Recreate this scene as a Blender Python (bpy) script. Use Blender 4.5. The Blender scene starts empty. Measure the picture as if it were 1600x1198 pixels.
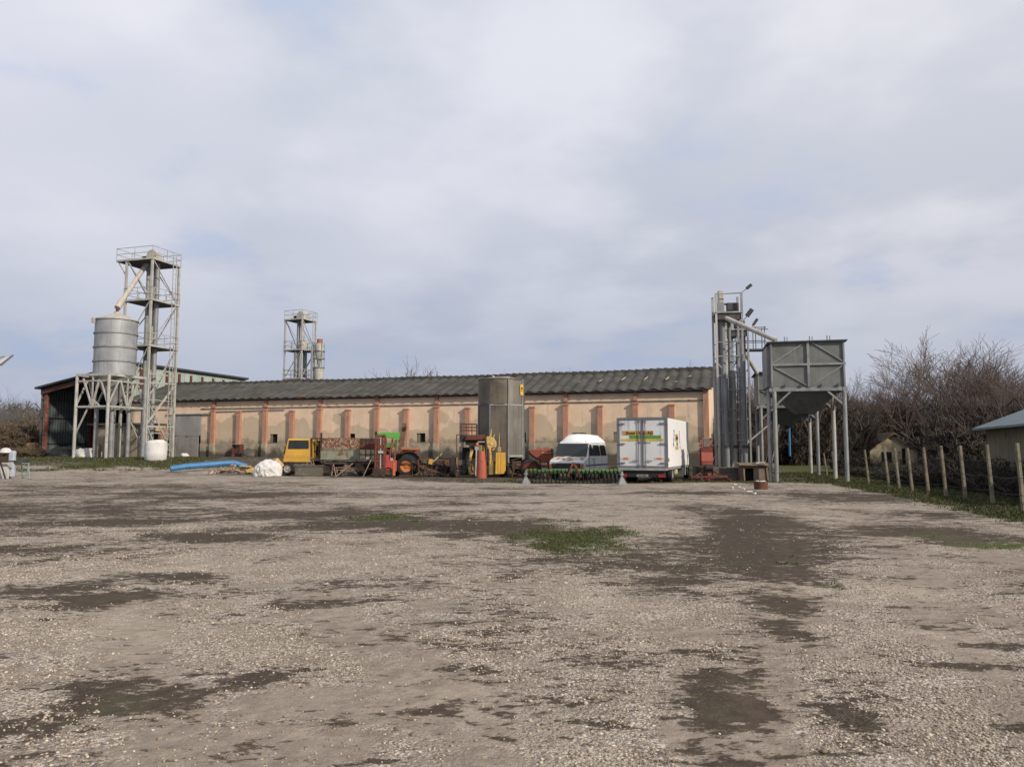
import bpy, math, random
import numpy as np
from mathutils import Vector, Matrix
R = math.radians
random.seed(7)
scn = bpy.context.scene
col = scn.collection
# ---------------------------------------------------------------- camera
F, HOR, CAMZ = 1200.0, 700.0, 1.7
PITCH = math.atan((HOR-599.0)/F)
cam = bpy.data.cameras.new('camera'); co = bpy.data.objects.new('camera', cam); col.objects.link(co)
cam.sensor_width = 36; cam.lens = F/1600*36; cam.clip_end = 6000; cam.clip_start = .1
co.location = (0, 0, CAMZ); co.rotation_euler = (R(90)+PITCH, 0, 0)
scn.camera = co

def W(px, py, Y):                       # a point of the photograph at depth Y metres
    u, v = (px-800)/F, -(py-599)/F
    t = Y/(math.cos(PITCH)-v*math.sin(PITCH))
    return Vector((u*t, Y, CAMZ+t*(math.sin(PITCH)+v*math.cos(PITCH))))
def XA(px, Y): return (px-800)/F*Y*1.0
def sst(a, b, x):
    t = np.clip((np.asarray(x, float)-a)/(b-a), 0, 1); return t*t*(3-2*t)
def gz(x, y):                           # lie of the land: a low bank rises behind the yard
    lat = 0.3+0.6*(1-sst(-14, 12, x))
    return float(sst(50, 64, y)*lat)
def GP(px, Y):
    x = XA(px, Y); return Vector((x, Y, gz(x, Y)))

# ---------------------------------------------------------------- meshes
class MB:
    def __init__(s): s.v = []; s.f = []
    def add(s, vs, fs):
        o = len(s.v); s.v += [tuple(p) for p in vs]; s.f += [tuple(i+o for i in f) for f in fs]; return s
    def box(s, c, d, rz=0, rx=0, ry=0):
        M = Matrix.Rotation(rz, 3, 'Z') @ Matrix.Rotation(ry, 3, 'Y') @ Matrix.Rotation(rx, 3, 'X')
        c = Vector(c); h = [k/2 for k in d]
        vs = [c+M @ Vector((a*h[0], b*h[1], e*h[2])) for a in (-1, 1) for b in (-1, 1) for e in (-1, 1)]
        return s.add(vs, [(0,1,3,2),(4,6,7,5),(0,4,5,1),(2,3,7,6),(0,2,6,4),(1,5,7,3)])
    def b2(s, a, b):                    # box by two corners
        return s.box([(a[i]+b[i])/2 for i in range(3)], [abs(a[i]-b[i]) for i in range(3)])
    def bar(s, p, q, w, h=None):
        h = h or w; p, q = Vector(p), Vector(q); d = (q-p).normalized()
        up = Vector((0,0,1)) if abs(d.z) < .95 else Vector((0,1,0))
        a = d.cross(up).normalized()*w/2; b = a.cross(d).normalized()*h/2
        vs = [p-a-b, p+a-b, p+a+b, p-a+b, q-a-b, q+a-b, q+a+b, q-a+b]
        return s.add(vs, [(0,3,2,1),(4,5,6,7),(0,1,5,4),(1,2,6,5),(2,3,7,6),(3,0,4,7)])
    def tube(s, pts, r, n=8, cap=True):
        pts = [Vector(p) for p in pts]; m = len(pts)
        rs = r if isinstance(r, (list, tuple)) else [r]*m
        vs = []; a = None
        for i, p in enumerate(pts):
            d = (pts[min(i+1, m-1)]-pts[max(i-1, 0)]).normalized()
            if a is None:
                a = d.cross(Vector((0,0,1)) if abs(d.z) < .9 else Vector((1,0,0))).normalized()
            else: a = (a-d*a.dot(d)).normalized()
            b = d.cross(a)
            for k in range(n):
                t = 2*math.pi*k/n; vs.append(p+(a*math.cos(t)+b*math.sin(t))*rs[i])
        fs = [(i*n+k, i*n+(k+1) % n, (i+1)*n+(k+1) % n, (i+1)*n+k) for i in range(m-1) for k in range(n)]
        if cap: fs += [tuple(range(n-1, -1, -1)), tuple((m-1)*n+k for k in range(n))]
        return s.add(vs, fs)
    def lathe(s, prof, n=24, c=(0,0,0), axis='z', a0=0, a1=2*math.pi):
        full = abs(a1-a0-2*math.pi) < 1e-6; m = n if full else n+1; vs = []
        for r, z in prof:
            for k in range(m):
                t = a0+(a1-a0)*k/n; x, y = r*math.cos(t), r*math.sin(t)
                p = (x, y, z) if axis == 'z' else ((z, x, y) if axis == 'x' else (x, z, y))
                vs.append((p[0]+c[0], p[1]+c[1], p[2]+c[2]))
        fs = []
        for i in range(len(prof)-1):
            for k in range(n):
                k2 = (k+1) % m
                fs.append((i*m+k, i*m+k2, (i+1)*m+k2, (i+1)*m+k))
        return s.add(vs, fs)
    def prism(s, poly, plane, d0, d1):  # polygon in 'xz','yz' or 'xy', extruded along the third axis
        def P(a, b, d): return {'xz': (a, d, b), 'yz': (d, a, b), 'xy': (a, b, d)}[plane]
        n = len(poly)
        vs = [P(a, b, d0) for a, b in poly]+[P(a, b, d1) for a, b in poly]
        return s.add(vs, [tuple(range(n-1, -1, -1)), tuple(range(n, 2*n))]+[(i, (i+1) % n, n+(i+1) % n, n+i) for i in range(n)])
    def plate(s, quad, t=.02):          # a quad (world order) with thickness along its normal
        q = [Vector(p) for p in quad]; nrm = (q[1]-q[0]).cross(q[-1]-q[0]).normalized()*t
        n = len(q); vs = q+[p-nrm for p in q]
        return s.add(vs, [tuple(range(n)), tuple(range(2*n-1, n-1, -1))]+[(i, n+i, n+(i+1) % n, (i+1) % n) for i in range(n)])
    def corr(s, p, ux, uz, L, H, per=.2, amp=.03, thick=.0): # corrugated sheet: runs along ux (length L), up uz (H)
        p, ux, uz = Vector(p), Vector(ux).normalized(), Vector(uz).normalized(); nn = ux.cross(uz)
        n = int(L/per*4); vs = []
        for i in range(n+1):
            o = amp*(1 if i % 4 in (0, 1) else -1)
            for k in (0, 1): vs.append(p+ux*(L*i/n)+uz*(H*k)+nn*o)
        return s.add(vs, [(2*i, 2*i+2, 2*i+3, 2*i+1) for i in range(n)])
    def build(s, name, m, parent=None, smooth=False, bevel=0):
        me = bpy.data.meshes.new(name); me.from_pydata(s.v, [], s.f); me.update()
        o = bpy.data.objects.new(name, me); col.objects.link(o); me.materials.append(m)
        if smooth:
            me.polygons.foreach_set('use_smooth', [True]*len(me.polygons)); me.set_sharp_from_angle(angle=R(40))
        if bevel:
            b = o.modifiers.new('bevel', 'BEVEL'); b.width = bevel; b.segments = 2; b.limit_method = 'ANGLE'; b.angle_limit = R(30)
        if parent: o.parent = parent
        return o
def np_mesh(name, v, f, m, smooth=False):
    v = np.asarray(v, np.float32); f = np.asarray(f, np.int32); k = f.shape[1]
    me = bpy.data.meshes.new(name)
    me.vertices.add(len(v)); me.vertices.foreach_set('co', v.ravel())
    me.loops.add(f.size); me.loops.foreach_set('vertex_index', f.ravel())
    me.polygons.add(len(f)); me.polygons.foreach_set('loop_start', np.arange(0, f.size, k, dtype=np.int32))
    me.update(calc_edges=True); me.validate()
    if smooth: me.polygons.foreach_set('use_smooth', np.ones(len(f), bool))
    o = bpy.data.objects.new(name, me); col.objects.link(o); me.materials.append(m); return o
def tag(o, label=None, cat=None, group=None, kind=None):
    for k, v in (('label', label), ('category', cat), ('group', group), ('kind', kind)):
        if v: o[k] = v
    return o
def T(name, label, cat, loc=(0,0,0), rz=0, group=None):
    o = bpy.data.objects.new(name, None); o.empty_display_size = .3; col.objects.link(o)
    o.location = loc; o.rotation_euler = (0, 0, rz)
    return tag(o, label, cat, group)
def dup(root, loc, rz=0, scale=None, label=None):
    r = root.copy(); col.objects.link(r); r.location = loc; r.rotation_euler = (0, 0, rz)
    if scale: r.scale = scale
    if label: r['label'] = label
    for ch in list(root.children):
        c = ch.copy(); col.objects.link(c); c.parent = r
        for g in list(ch.children):
            d = g.copy(); col.objects.link(d); d.parent = c
    return r

# ---------------------------------------------------------------- materials
class NT:
    def __init__(s, nt): s.nt = nt
    def n(s, t, **kw):
        x = s.nt.nodes.new(t)
        for k, v in kw.items():
            if k.startswith('i_'):
                key = k[2:]; x.inputs[int(key) if key.isdigit() else key.replace('_', ' ')].default_value = v
            else: setattr(x, k, v)
        return x
    def l(s, a, b): s.nt.links.new(a, b)
    def mix(s, a, b, fac, mode='MIX'):
        m = s.n('ShaderNodeMix', data_type='RGBA', blend_type=mode)
        for sock, val in ((m.inputs[0], fac), (m.inputs[6], a), (m.inputs[7], b)):
            if isinstance(val, bpy.types.NodeSocket): s.l(val, sock)
            elif isinstance(val, (int, float)): sock.default_value = val
            else: sock.default_value = (*val, 1)
        return m.outputs[2]
    def math(s, op, a, b=0, c=0, clamp=False):
        m = s.n('ShaderNodeMath', operation=op, use_clamp=clamp)
        for i, val in enumerate((a, b, c)):
            if isinstance(val, bpy.types.NodeSocket): s.l(val, m.inputs[i])
            else: m.inputs[i].default_value = val
        return m.outputs[0]
    def ramp(s, val, lo, hi, a=0., b=1., smooth=True):
        m = s.n('ShaderNodeMapRange', interpolation_type='SMOOTHSTEP' if smooth else 'LINEAR')
        s.l(val, m.inputs[0])
        for i, q in enumerate((lo, hi, a, b)): m.inputs[i+1].default_value = q
        return m.outputs[0]
    def noise(s, vec, scale, detail=4, rough=.55, out=0):
        m = s.n('ShaderNodeTexNoise'); s.l(vec, m.inputs['Vector'])
        m.inputs['Scale'].default_value = scale; m.inputs['Detail'].default_value = detail; m.inputs['Roughness'].default_value = rough
        return m.outputs[out]
def newmat(name):
    m = bpy.data.materials.new(name); m.use_nodes = True; nt = m.node_tree
    return m, NT(nt), nt.nodes['Principled BSDF']
def M(name, c1, c2=None, scale=1.2, rust=None, ramt=0., rscale=2.5, rough=.75, metal=0., grain=.18, bump=.0, bscale=30., streak=False, spec=.3):
    m, t, p = newmat(name)
    tc = t.n('ShaderNodeTexCoord').outputs['Object']
    oi = t.n('ShaderNodeObjectInfo').outputs['Random']
    ad = t.n('ShaderNodeVectorMath', operation='ADD'); t.l(tc, ad.inputs[0])
    cx = t.n('ShaderNodeCombineXYZ'); t.l(t.math('MULTIPLY', oi, 37.), cx.inputs[0]); t.l(t.math('MULTIPLY', oi, 91.), cx.inputs[1]); t.l(cx.outputs[0], ad.inputs[1])
    vec = ad.outputs[0]
    c2 = c2 or tuple(k*.7 for k in c1)
    c = t.mix(c1, c2, t.ramp(t.noise(vec, scale, 5), .35, .7))
    if streak:
        mp = t.n('ShaderNodeMapping'); t.l(vec, mp.inputs[0]); mp.inputs['Scale'].default_value = (1, 1, .12)
        c = t.mix(c, tuple(k*.45 for k in c1), t.ramp(t.noise(mp.outputs[0], scale*5, 4), .52, .78, 0, .75))
    if rust:
        c = t.mix(c, rust, t.ramp(t.noise(vec, rscale, 6, .65), .72-ramt*.5, .80-ramt*.5))
    fine = t.noise(vec, 25., 3)
    c = t.mix(c, (0, 0, 0), t.ramp(fine, .3, .75, 0, grain, False))
    t.l(c, p.inputs['Base Color'])
    p.inputs['Roughness'].default_value = rough; p.inputs['Metallic'].default_value = metal
    p.inputs['Specular IOR Level'].default_value = spec
    if bump:
        b = t.n('ShaderNodeBump'); b.inputs['Strength'].default_value = bump; b.inputs['Distance'].default_value = .02
        t.l(t.noise(vec, bscale, 4), b.inputs['Height']); t.l(b.outputs[0], p.inputs['Normal'])
    return m
RUST = (.16, .065, .03)
galv   = M('galvanised steel', (.29,.295,.295), (.20,.205,.205), 1.5, RUST, .12, rough=.55, metal=.25, streak=True)
galvL  = M('pale painted steel', (.43,.42,.38), (.32,.31,.28), 1.5, RUST, .2, rough=.6, streak=True)
galvS  = M('silo sheet', (.34,.35,.355), (.25,.26,.265), .8, RUST, .05, rough=.5, metal=.2, streak=True)
colm   = M('dull elevator sheet', (.20,.205,.21), (.13,.135,.14), .8, RUST, .08, rough=.6, metal=.1, streak=True)
hopm   = M('hopper sheet', (.175,.183,.172), (.12,.127,.12), .9, RUST, .1, rough=.65, streak=True)
darkst = M('dark steel', (.07,.07,.072), (.045,.043,.04), 2, RUST, .3, rough=.6)
beige  = M('beige metal', (.47,.44,.385), (.38,.35,.30), 2, RUST, .15, rough=.6, streak=True)
rustm  = M('rusted iron', (.13,.06,.035), (.07,.04,.03), 4, (.2,.1,.05), .35, 5, rough=.9, bump=.3)
rustd  = M('dark rusted iron', (.06,.04,.03), (.035,.028,.024), 4, (.13,.065,.035), .3, 5, rough=.9, bump=.3)
redm   = M('faded red paint', (.27,.065,.045), (.19,.05,.035), 2.5, RUST, .35, 5, rough=.7)
redd   = M('dark red paint', (.13,.03,.025), (.09,.028,.024), 2.5, RUST, .4, 5, rough=.7)
redb   = M('bright red paint', (.46,.07,.06), (.36,.06,.05), 2.5, RUST, .2, 5, rough=.6)
yelm   = M('yellow paint', (.62,.36,.055), (.52,.30,.06), 2, (.22,.13,.05), .18, 4, rough=.6)
yelp   = M('pale yellow paint', (.60,.42,.13), (.48,.32,.09), 3, (.12,.09,.05), .4, 4, rough=.65)
green  = M('bright green paint', (.10,.36,.06), (.09,.29,.055), 2, (.1,.12,.05), .15, 4, rough=.55)
greend = M('dull green paint', (.09,.19,.05), (.06,.12,.04), 4, (.12,.09,.04), .3, 8, rough=.7)
whitem = M('shade-greyed vehicle white', (.60,.62,.635), (.52,.535,.55), 1.2, (.4,.36,.32), .05, 2, rough=.45, grain=.05, streak=True, spec=.5)  # greyed: shade on the van's side is put into this white
whitet = M('white truck panel', (.80,.80,.79), (.74,.74,.73), .8, (.5,.47,.44), .04, 2, rough=.4, grain=.04, spec=.5)
vanwhite = M('grubby white roof paint', (.80,.80,.78), (.7,.7,.68), 1.5, (.38,.33,.28), .1, 2.2, rough=.5, grain=.06, spec=.5)
vanhood = M('rusting white bonnet', (.62,.60,.56), (.55,.52,.46), 3, (.30,.14,.06), .47, 4.5, rough=.6)
greyfr = M('grey frame paint', (.16,.165,.18), (.12,.125,.14), 2, RUST, .1, rough=.55)
alum   = M('aluminium trim', (.42,.42,.41), (.33,.33,.32), 3, RUST, .1, rough=.5, metal=.4)
tyre   = M('tyre rubber', (.018,.018,.018), (.03,.028,.026), 5, (.07,.06,.05), .25, 4, rough=.9)
orange = M('orange rim paint', (.50,.17,.045), (.42,.12,.04), 6, RUST, .3, 8, rough=.7)
brick  = M('weathered rusty board', (.33,.26,.19), (.22,.16,.11), 3, (.17,.06,.03), .5, 6, rough=.9, bump=.3)
agedgreen = M('faded grey green side', (.25,.25,.19), (.19,.19,.14), 2, (.15,.08,.04), .33, 2.5, rough=.8, streak=True)
cream  = M('cream board', (.52,.47,.34), (.38,.33,.24), 3, RUST, .25, 4, rough=.8, streak=True)
blueP  = M('blue plastic pipe', (.05,.20,.40), (.045,.155,.32), 3, (.1,.2,.3), .1, 3, rough=.45)
bagw   = M('white woven bag', (.66,.645,.63), (.55,.54,.53), 2, (.5,.46,.42), .08, 3, rough=.85, bump=.3, bscale=14)
bagd   = M('dusty white sheeting', (.52,.51,.48), (.38,.37,.35), 2, (.3,.27,.23), .15, 3, rough=.85, bump=.3, bscale=14)
glass, _t, _p = newmat('dark window glass')
_p.inputs['Base Color'].default_value = (.02,.024,.024,1); _p.inputs['Roughness'].default_value = .12; _p.inputs['Specular IOR Level'].default_value = .5
dark   = M('dark interior', (.012,.011,.010), (.018,.016,.015), 2, rough=.95)
black  = M('black plastic', (.022,.022,.023), (.035,.034,.033), 3, rough=.6)
conc   = M('weathered concrete', (.25,.225,.19), (.16,.145,.125), .9, (.09,.085,.07), .38, 1.5, rough=.92, bump=.4, streak=True)
concd  = M('dark mossy concrete', (.12,.11,.09), (.06,.056,.045), .8, (.17,.155,.125), .3, 2, rough=.95, bump=.4)
wood   = M('old timber', (.27,.21,.14), (.18,.14,.10), 3, (.1,.08,.06), .3, 4, rough=.9, streak=True)
postm  = M('concrete post', (.205,.182,.13), (.13,.12,.092), 3, (.12,.10,.06), .4, 6, rough=.92, bump=.3)
coneo  = M('orange red drum', (.40,.105,.06), (.33,.085,.055), 2, (.2,.06,.04), .2, 3, rough=.6)
dryst  = M('brown stained dryer steel', (.19,.155,.115), (.11,.095,.078), .8, (.20,.16,.11), .3, 1.0, rough=.45, metal=.4, streak=True)
dryst2 = M('bare dryer steel', (.29,.265,.225), (.22,.20,.175), .8, (.2,.17,.13), .2, 1.2, rough=.4, metal=.55, streak=True)
teal   = M('pale teal paint', (.22,.33,.34), (.17,.25,.26), 4, RUST, .2, 6, rough=.6)
amber  = M('amber lens', (.6,.2,.03), rough=.3)
redlens= M('red lens', (.4,.03,.03), rough=.3)
brickp = M('salmon pilaster', (.45,.24,.165), (.38,.205,.145), 1.5, (.27,.2,.15), .27, 3, rough=.92, bump=.4, streak=True)
doorg  = M('grey sheet door', (.30,.30,.30), (.24,.235,.23), .8, RUST, .12, 2, rough=.7, streak=True)
shedm  = M('dark green corrugated sheet', (.10,.125,.125), (.065,.08,.08), .7, (.14,.12,.10), .25, 1.2, rough=.7, streak=True)
shedl  = M('pale green sheeting', (.36,.42,.38), (.28,.34,.31), .6, (.25,.2,.16), .1, 1, rough=.7, streak=True)
roofs  = M('blue grey roof sheet', (.17,.21,.23), (.13,.165,.185), .5, (.12,.12,.1), .15, 1, rough=.7, streak=True)
ochre  = M('ochre render', (.52,.44,.29), (.36,.30,.21), .9, (.13,.11,.09), .33, 1.3, rough=.95, bump=.3)
tanw   = M('tan render', (.21,.18,.13), (.16,.14,.10), .7, (.1,.09,.07), .2, 1, rough=.95, streak=True)
tilesm = M('old brown tiles', (.12,.085,.06), (.07,.055,.045), 2, (.05,.045,.04), .3, 3, rough=.95, bump=.5, bscale=12)
bark   = M('grey brown bark', (.15,.112,.095), (.11,.082,.07), 3, rough=.95)
barkr  = M('reddish twig bark', (.155,.122,.108), (.11,.088,.078), 3, rough=.95)
barkg  = M('haze grey bark', (.15,.135,.125), (.11,.10,.095), 3, rough=.95)  # greyed: distance haze is put into the bark colour
dryw   = M('dry weed stems', (.17,.125,.075), (.12,.09,.055), .6, (.08,.08,.04), .3, .5, rough=.95)
ink    = M('black lettering', (.02,.015,.012), rough=.6, grain=0)
inkb   = M('blue lettering', (.12,.2,.45), rough=.6, grain=0)
banO   = M('orange banner print', (.55,.32,.09), rough=.5, grain=.05)
banG   = M('green banner print', (.10,.27,.08), rough=.5, grain=.05)
banY   = M('yellow banner print', (.60,.45,.07), rough=.5, grain=.05)
lampm  = M('white lamp shell', (.6,.6,.58), (.5,.5,.48), 3, rough=.5)

# warehouse plaster: peach render above, grey damp patches low down
def wallmat():
    m, t, p = newmat('peach plaster')
    tc = t.n('ShaderNodeTexCoord').outputs['Object']
    sp = t.n('ShaderNodeSeparateXYZ'); t.l(tc, sp.inputs[0])
    c = t.mix((.70,.53,.385), (.60,.46,.335), t.ramp(t.noise(tc, .9, 6), .35, .65))
    big = t.noise(tc, .38, 2); mid = t.noise(tc, 2.2, 5)
    h = t.math('ADD', sp.outputs[2], t.math('MULTIPLY', t.math('SUBTRACT', big, .5), -5.5))
    h = t.math('ADD', h, t.math('MULTIPLY', t.math('SUBTRACT', mid, .5), .7))
    c = t.mix(c, (.38,.325,.235), t.ramp(h, 3.95, 3.8, 0, .62))
    mp = t.n('ShaderNodeMapping'); t.l(tc, mp.inputs[0]); mp.inputs['Scale'].default_value = (1, 1, .1)
    c = t.mix(c, (.30,.24,.18), t.ramp(t.noise(mp.outputs[0], 3.5, 5), .56, .8, 0, .5))
    hh = t.math('ADD', sp.outputs[2], t.math('MULTIPLY', t.math('SUBTRACT', mid, .5), 1.6))
    c = t.mix(c, (.17,.15,.12), t.ramp(hh, 2.75, 2.1, 0, .75))
    c = t.mix(c, (.2,.17,.14), t.ramp(t.noise(tc, 5.5, 6, .7), .66, .74, 0, .5))
    t.l(c, p.inputs['Base Color']); p.inputs['Roughness'].default_value = .95; p.inputs['Specular IOR Level'].default_value = .1
    b = t.n('ShaderNodeBump'); b.inputs['Strength'].default_value = .35; b.inputs['Distance'].default_value = .03
    t.l(t.noise(tc, 9, 6), b.inputs['Height']); t.l(b.outputs[0], p.inputs['Normal'])
    return m
def plinthmat():
    m, t, p = newmat('damp stained plinth')
    tc = t.n('ShaderNodeTexCoord').outputs['Object']
    sp = t.n('ShaderNodeSeparateXYZ'); t.l(tc, sp.inputs[0])
    c = t.mix((.36,.30,.215), (.23,.20,.15), t.ramp(t.noise(tc, 1.3, 6), .35, .65))
    h = t.math('ADD', sp.outputs[2], t.math('MULTIPLY', t.math('SUBTRACT', t.noise(tc, .7, 5), .5), 2.6))
    c = t.mix(c, (.06,.055,.045), t.ramp(h, 1.75, 1.15, 0, .95))
    t.l(c, p.inputs['Base Color']); p.inputs['Roughness'].default_value = .95
    b = t.n('ShaderNodeBump'); b.inputs['Strength'].default_value = .5; b.inputs['Distance'].default_value = .04
    t.l(t.noise(tc, 6, 6), b.inputs['Height']); t.l(b.outputs[0], p.inputs['Normal'])
    return m
def roofmat():
    m, t, p = newmat('weathered fibre cement')
    tc = t.n('ShaderNodeTexCoord').outputs['Object']
    c = t.mix((.088,.084,.075), (.058,.056,.051), t.ramp(t.noise(tc, .6, 6), .35, .65))
    mp = t.n('ShaderNodeMapping'); t.l(tc, mp.inputs[0]); mp.inputs['Scale'].default_value = (1, .15, .15)
    c = t.mix(c, (.04,.04,.038), t.ramp(t.noise(mp.outputs[0], 2.5, 4), .5, .75, 0, .7))
    c = t.mix(c, (.17,.165,.14), t.ramp(t.noise(tc, 6, 6, .7), .62, .72, 0, .5))
    t.l(c, p.inputs['Base Color']); p.inputs['Roughness'].default_value = .95; p.inputs['Specular IOR Level'].default_value = .1
    b = t.n('ShaderNodeBump'); b.inputs['Strength'].default_value = .3; b.inputs['Distance'].default_value = .03
    t.l(t.noise(tc, 12, 5), b.inputs['Height']); t.l(b.outputs[0], p.inputs['Normal'])
    return m
wallm, plinthm, roofm = wallmat(), plinthmat(), roofmat()
# ---------------------------------------------------------------- sky and sun
SUN_EL, SUN_AZ = R(28), R(-44)          # the sun stands to the right, a little behind the camera
sd = Vector((math.cos(SUN_EL)*math.cos(SUN_AZ), math.cos(SUN_EL)*math.sin(SUN_AZ), math.sin(SUN_EL)))
sun = bpy.data.lights.new('sun', 'SUN'); sun.energy = 4.0; sun.angle = R(1.5); sun.color = (1, .90, .76)
so = bpy.data.objects.new('sun', sun); col.objects.link(so); so.rotation_euler = sd.to_track_quat('Z', 'Y').to_euler(); so.location = (40, -20, 40)
world = bpy.data.worlds.new('World'); scn.world = world; world.use_nodes = True
t = NT(world.node_tree); wb = world.node_tree.nodes['Background']
sky = t.n('ShaderNodeTexSky', sky_type='NISHITA', sun_disc=False, sun_elevation=SUN_EL, sun_rotation=math.atan2(sd.x, sd.y), dust_density=2.0)
tc = t.n('ShaderNodeTexCoord').outputs['Generated']
sp = t.n('ShaderNodeSeparateXYZ'); t.l(tc, sp.inputs[0])
zz = t.math('ADD', t.math('MAXIMUM', sp.outputs[2], 0), .22)
cx = t.n('ShaderNodeCombineXYZ')
t.l(t.math('DIVIDE', sp.outputs[0], zz), cx.inputs[0]); t.l(t.math('DIVIDE', sp.outputs[1], zz), cx.inputs[1])
cv = cx.outputs[0]
n1 = t.noise(cv, 1.1, 6, .5); 
off = t.n('ShaderNodeVectorMath', operation='ADD'); t.l(cv, off.inputs[0]); off.inputs[1].default_value = (7.3, 2.1, 4)
n2 = t.noise(off.outputs[0], 2.4, 5, .5)
n3 = t.noise(off.outputs[0], .55, 3, .5)
# cloud sheet: thick grey-blue bellies, paler tops, a few thin places where blue shows through
c = t.mix((4.95,5.3,6.35), (6.45,6.65,7.55), t.ramp(t.math('ADD', t.math('MULTIPLY', n1, .6), t.math('MULTIPLY', n2, .4)), .42, .59))
c = t.mix(c, (7.2,7.25,8.1), t.ramp(n3, .5, .68, 0, .55))
# the layer is seen edge-on low down: an even grey-blue bank
c = t.mix(c, (4.3,4.75,6.0), t.ramp(sp.outputs[2], .26, .05, 0, .8))
c = t.mix((3.4,4.6,7.2), c, t.ramp(n2, .30, .42, .66, 1))
# the upper half of the sheet is thinner and lets more light through
c = t.mix(c, (1.27,1.25,1.2), t.ramp(sp.outputs[2], .12, .52), 'MULTIPLY')
c = t.mix(c, (1.1,1.075,1.03), t.ramp(sp.outputs[0], .0, .5), 'MULTIPLY')
m = t.n('ShaderNodeMix', data_type='RGBA'); m.inputs[0].default_value = .94
t.l(sky.outputs[0], m.inputs[6]); t.l(c, m.inputs[7])
t.l(m.outputs[2], wb.inputs[0]); wb.inputs[1].default_value = .1
scn.view_settings.view_transform = 'Standard'; scn.view_settings.look = 'None'
scn.view_settings.exposure = 0; scn.view_settings.gamma = 1
scn.cycles.max_bounces = 6; scn.cycles.use_denoising = True

# ---------------------------------------------------------------- ground
_rs = np.random.RandomState(3); TAB = _rs.rand(256, 256)
def vn(x, y):
    xi = np.floor(x).astype(int); yi = np.floor(y).astype(int); fx = x-xi; fy = y-yi
    fx = fx*fx*(3-2*fx); fy = fy*fy*(3-2*fy); a = TAB[xi % 256, yi % 256]; b = TAB[(xi+1) % 256, yi % 256]
    c_ = TAB[xi % 256, (yi+1) % 256]; d = TAB[(xi+1) % 256, (yi+1) % 256]
    return a*(1-fx)*(1-fy)+b*fx*(1-fy)+c_*(1-fx)*fy+d*fx*fy
def fbm(x, y, o=4):
    s = 0; a = .5; k = 0
    for i in range(o):
        s = s+a*vn(x+17*i, y+31*i); k += a; a *= .5; x = x*2.03; y = y*2.03
    return s/k
def dist(py): return CAMZ*F/(py-HOR)
def blobs(x, y, L):
    s = np.zeros_like(x)
    for px, py, rx, ry, amp in L:
        d = dist(py); cx_ = XA(px, d); rw = rx*d/F; rh = (dist(max(py-ry, 712))-dist(py+ry))/2
        s = np.maximum(s, amp*np.exp(-((x-cx_)/rw)**2-((y-d)/rh)**2))
    return s
DIRT = [(1080,850,90,26,1.0),(1170,820,70,30,1.05),(1150,880,90,18,1.15),(1200,930,50,16,1.1),(1245,975,40,14,1.05),(980,880,90,14,1.1),(1040,918,60,10,1.2),(1110,1075,50,36,1.15),(1315,1118,34,22,1.1),(120,800,260,10,.9),(60,855,140,9,1.),(250,770,300,5,.8),(560,815,130,9,1.1),(770,825,120,12,1.1),(190,1058,130,22,1.15),(140,925,110,11,1.1),(1560,1000,90,8,.9),(1440,830,120,12,1.),(650,822,110,10,.9),(760,818,100,9,.9),(850,845,60,20,.8),(900,868,110,14,.9),(1000,862,60,14,.8),(1070,888,110,12,.9),(1060,905,110,12,1),(1030,925,60,10,.9),
 (1150,800,60,18,.8),(1165,835,85,26,1),(1200,862,70,20,.9),(1230,900,70,12,.9),(1190,935,55,14,.9),(1225,962,50,10,.8),(1260,990,45,10,.8),(1110,1065,60,20,.85),(1125,1090,60,30,.85),
 (1310,1115,45,30,.8),(1300,1060,40,20,.5),(1140,1168,60,9,.8),(1260,1162,120,4,.7),
 (1560,980,60,14,.7),(1580,1128,90,8,.7),(1540,1010,60,6,.6),(1500,1035,120,5,.6),(1270,850,60,14,.6),(1390,900,60,5,.6),(1480,830,80,12,.7),
 (160,925,100,12,.8),(70,918,80,10,.8),(255,893,90,7,.7),(330,895,90,7,.6),(180,1050,130,24,.85),(150,1085,110,10,.8),(260,1078,70,20,.85),(395,1048,45,14,.85),(330,1038,50,8,.7),(60,1012,60,6,.8),
 (520,905,60,6,.7),(470,940,60,6,.7),(100,792,210,9,1),(220,812,220,7,.95),(60,830,160,8,.95),(330,836,160,6,.85),(480,800,120,7,.9),(560,812,70,8,.9),(400,770,200,4,.8),(200,760,250,4,.7),(420,820,100,6,.7),
 (700,785,160,3,.6),(1080,770,200,4,.6),(1330,775,120,10,.6),(1400,800,120,8,.7),(620,1165,60,5,.4),(380,1165,70,25,.55),(470,1120,120,8,.5),(690,1095,60,6,.5),(480,1030,60,8,.45),(1000,1040,60,8,.4)]
GRASS = [(905,838,95,20,1.1),(870,852,50,12,1.),(960,828,50,10,.9),(605,806,50,7,.9),(650,815,40,6,.55),(1560,850,80,10,.75),(1460,836,60,6,.6),(1290,908,30,8,.35),(1230,1003,20,5,.6),(1280,1015,25,6,.55),(880,812,60,4,.6),(1230,870,40,12,.4)]
MUD = [(520,1085,230,45,1),(420,1150,260,50,1),(330,1120,120,30,.7),(1130,980,160,20,.9),(1060,1010,80,20,.6),(1080,1150,70,60,.9),(1060,1060,50,60,.6),(1390,850,40,30,.8),(1430,920,50,40,.7),(1300,1000,60,40,.6),(1350,800,90,15,.8),(500,1040,200,10,.5),(620,1010,120,10,.4),(1180,1140,100,20,.7),(80,1160,150,40,.5),(800,1080,160,12,.4)]
def fence_x(y): return 13.75+(y-20.8)*.204
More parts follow.
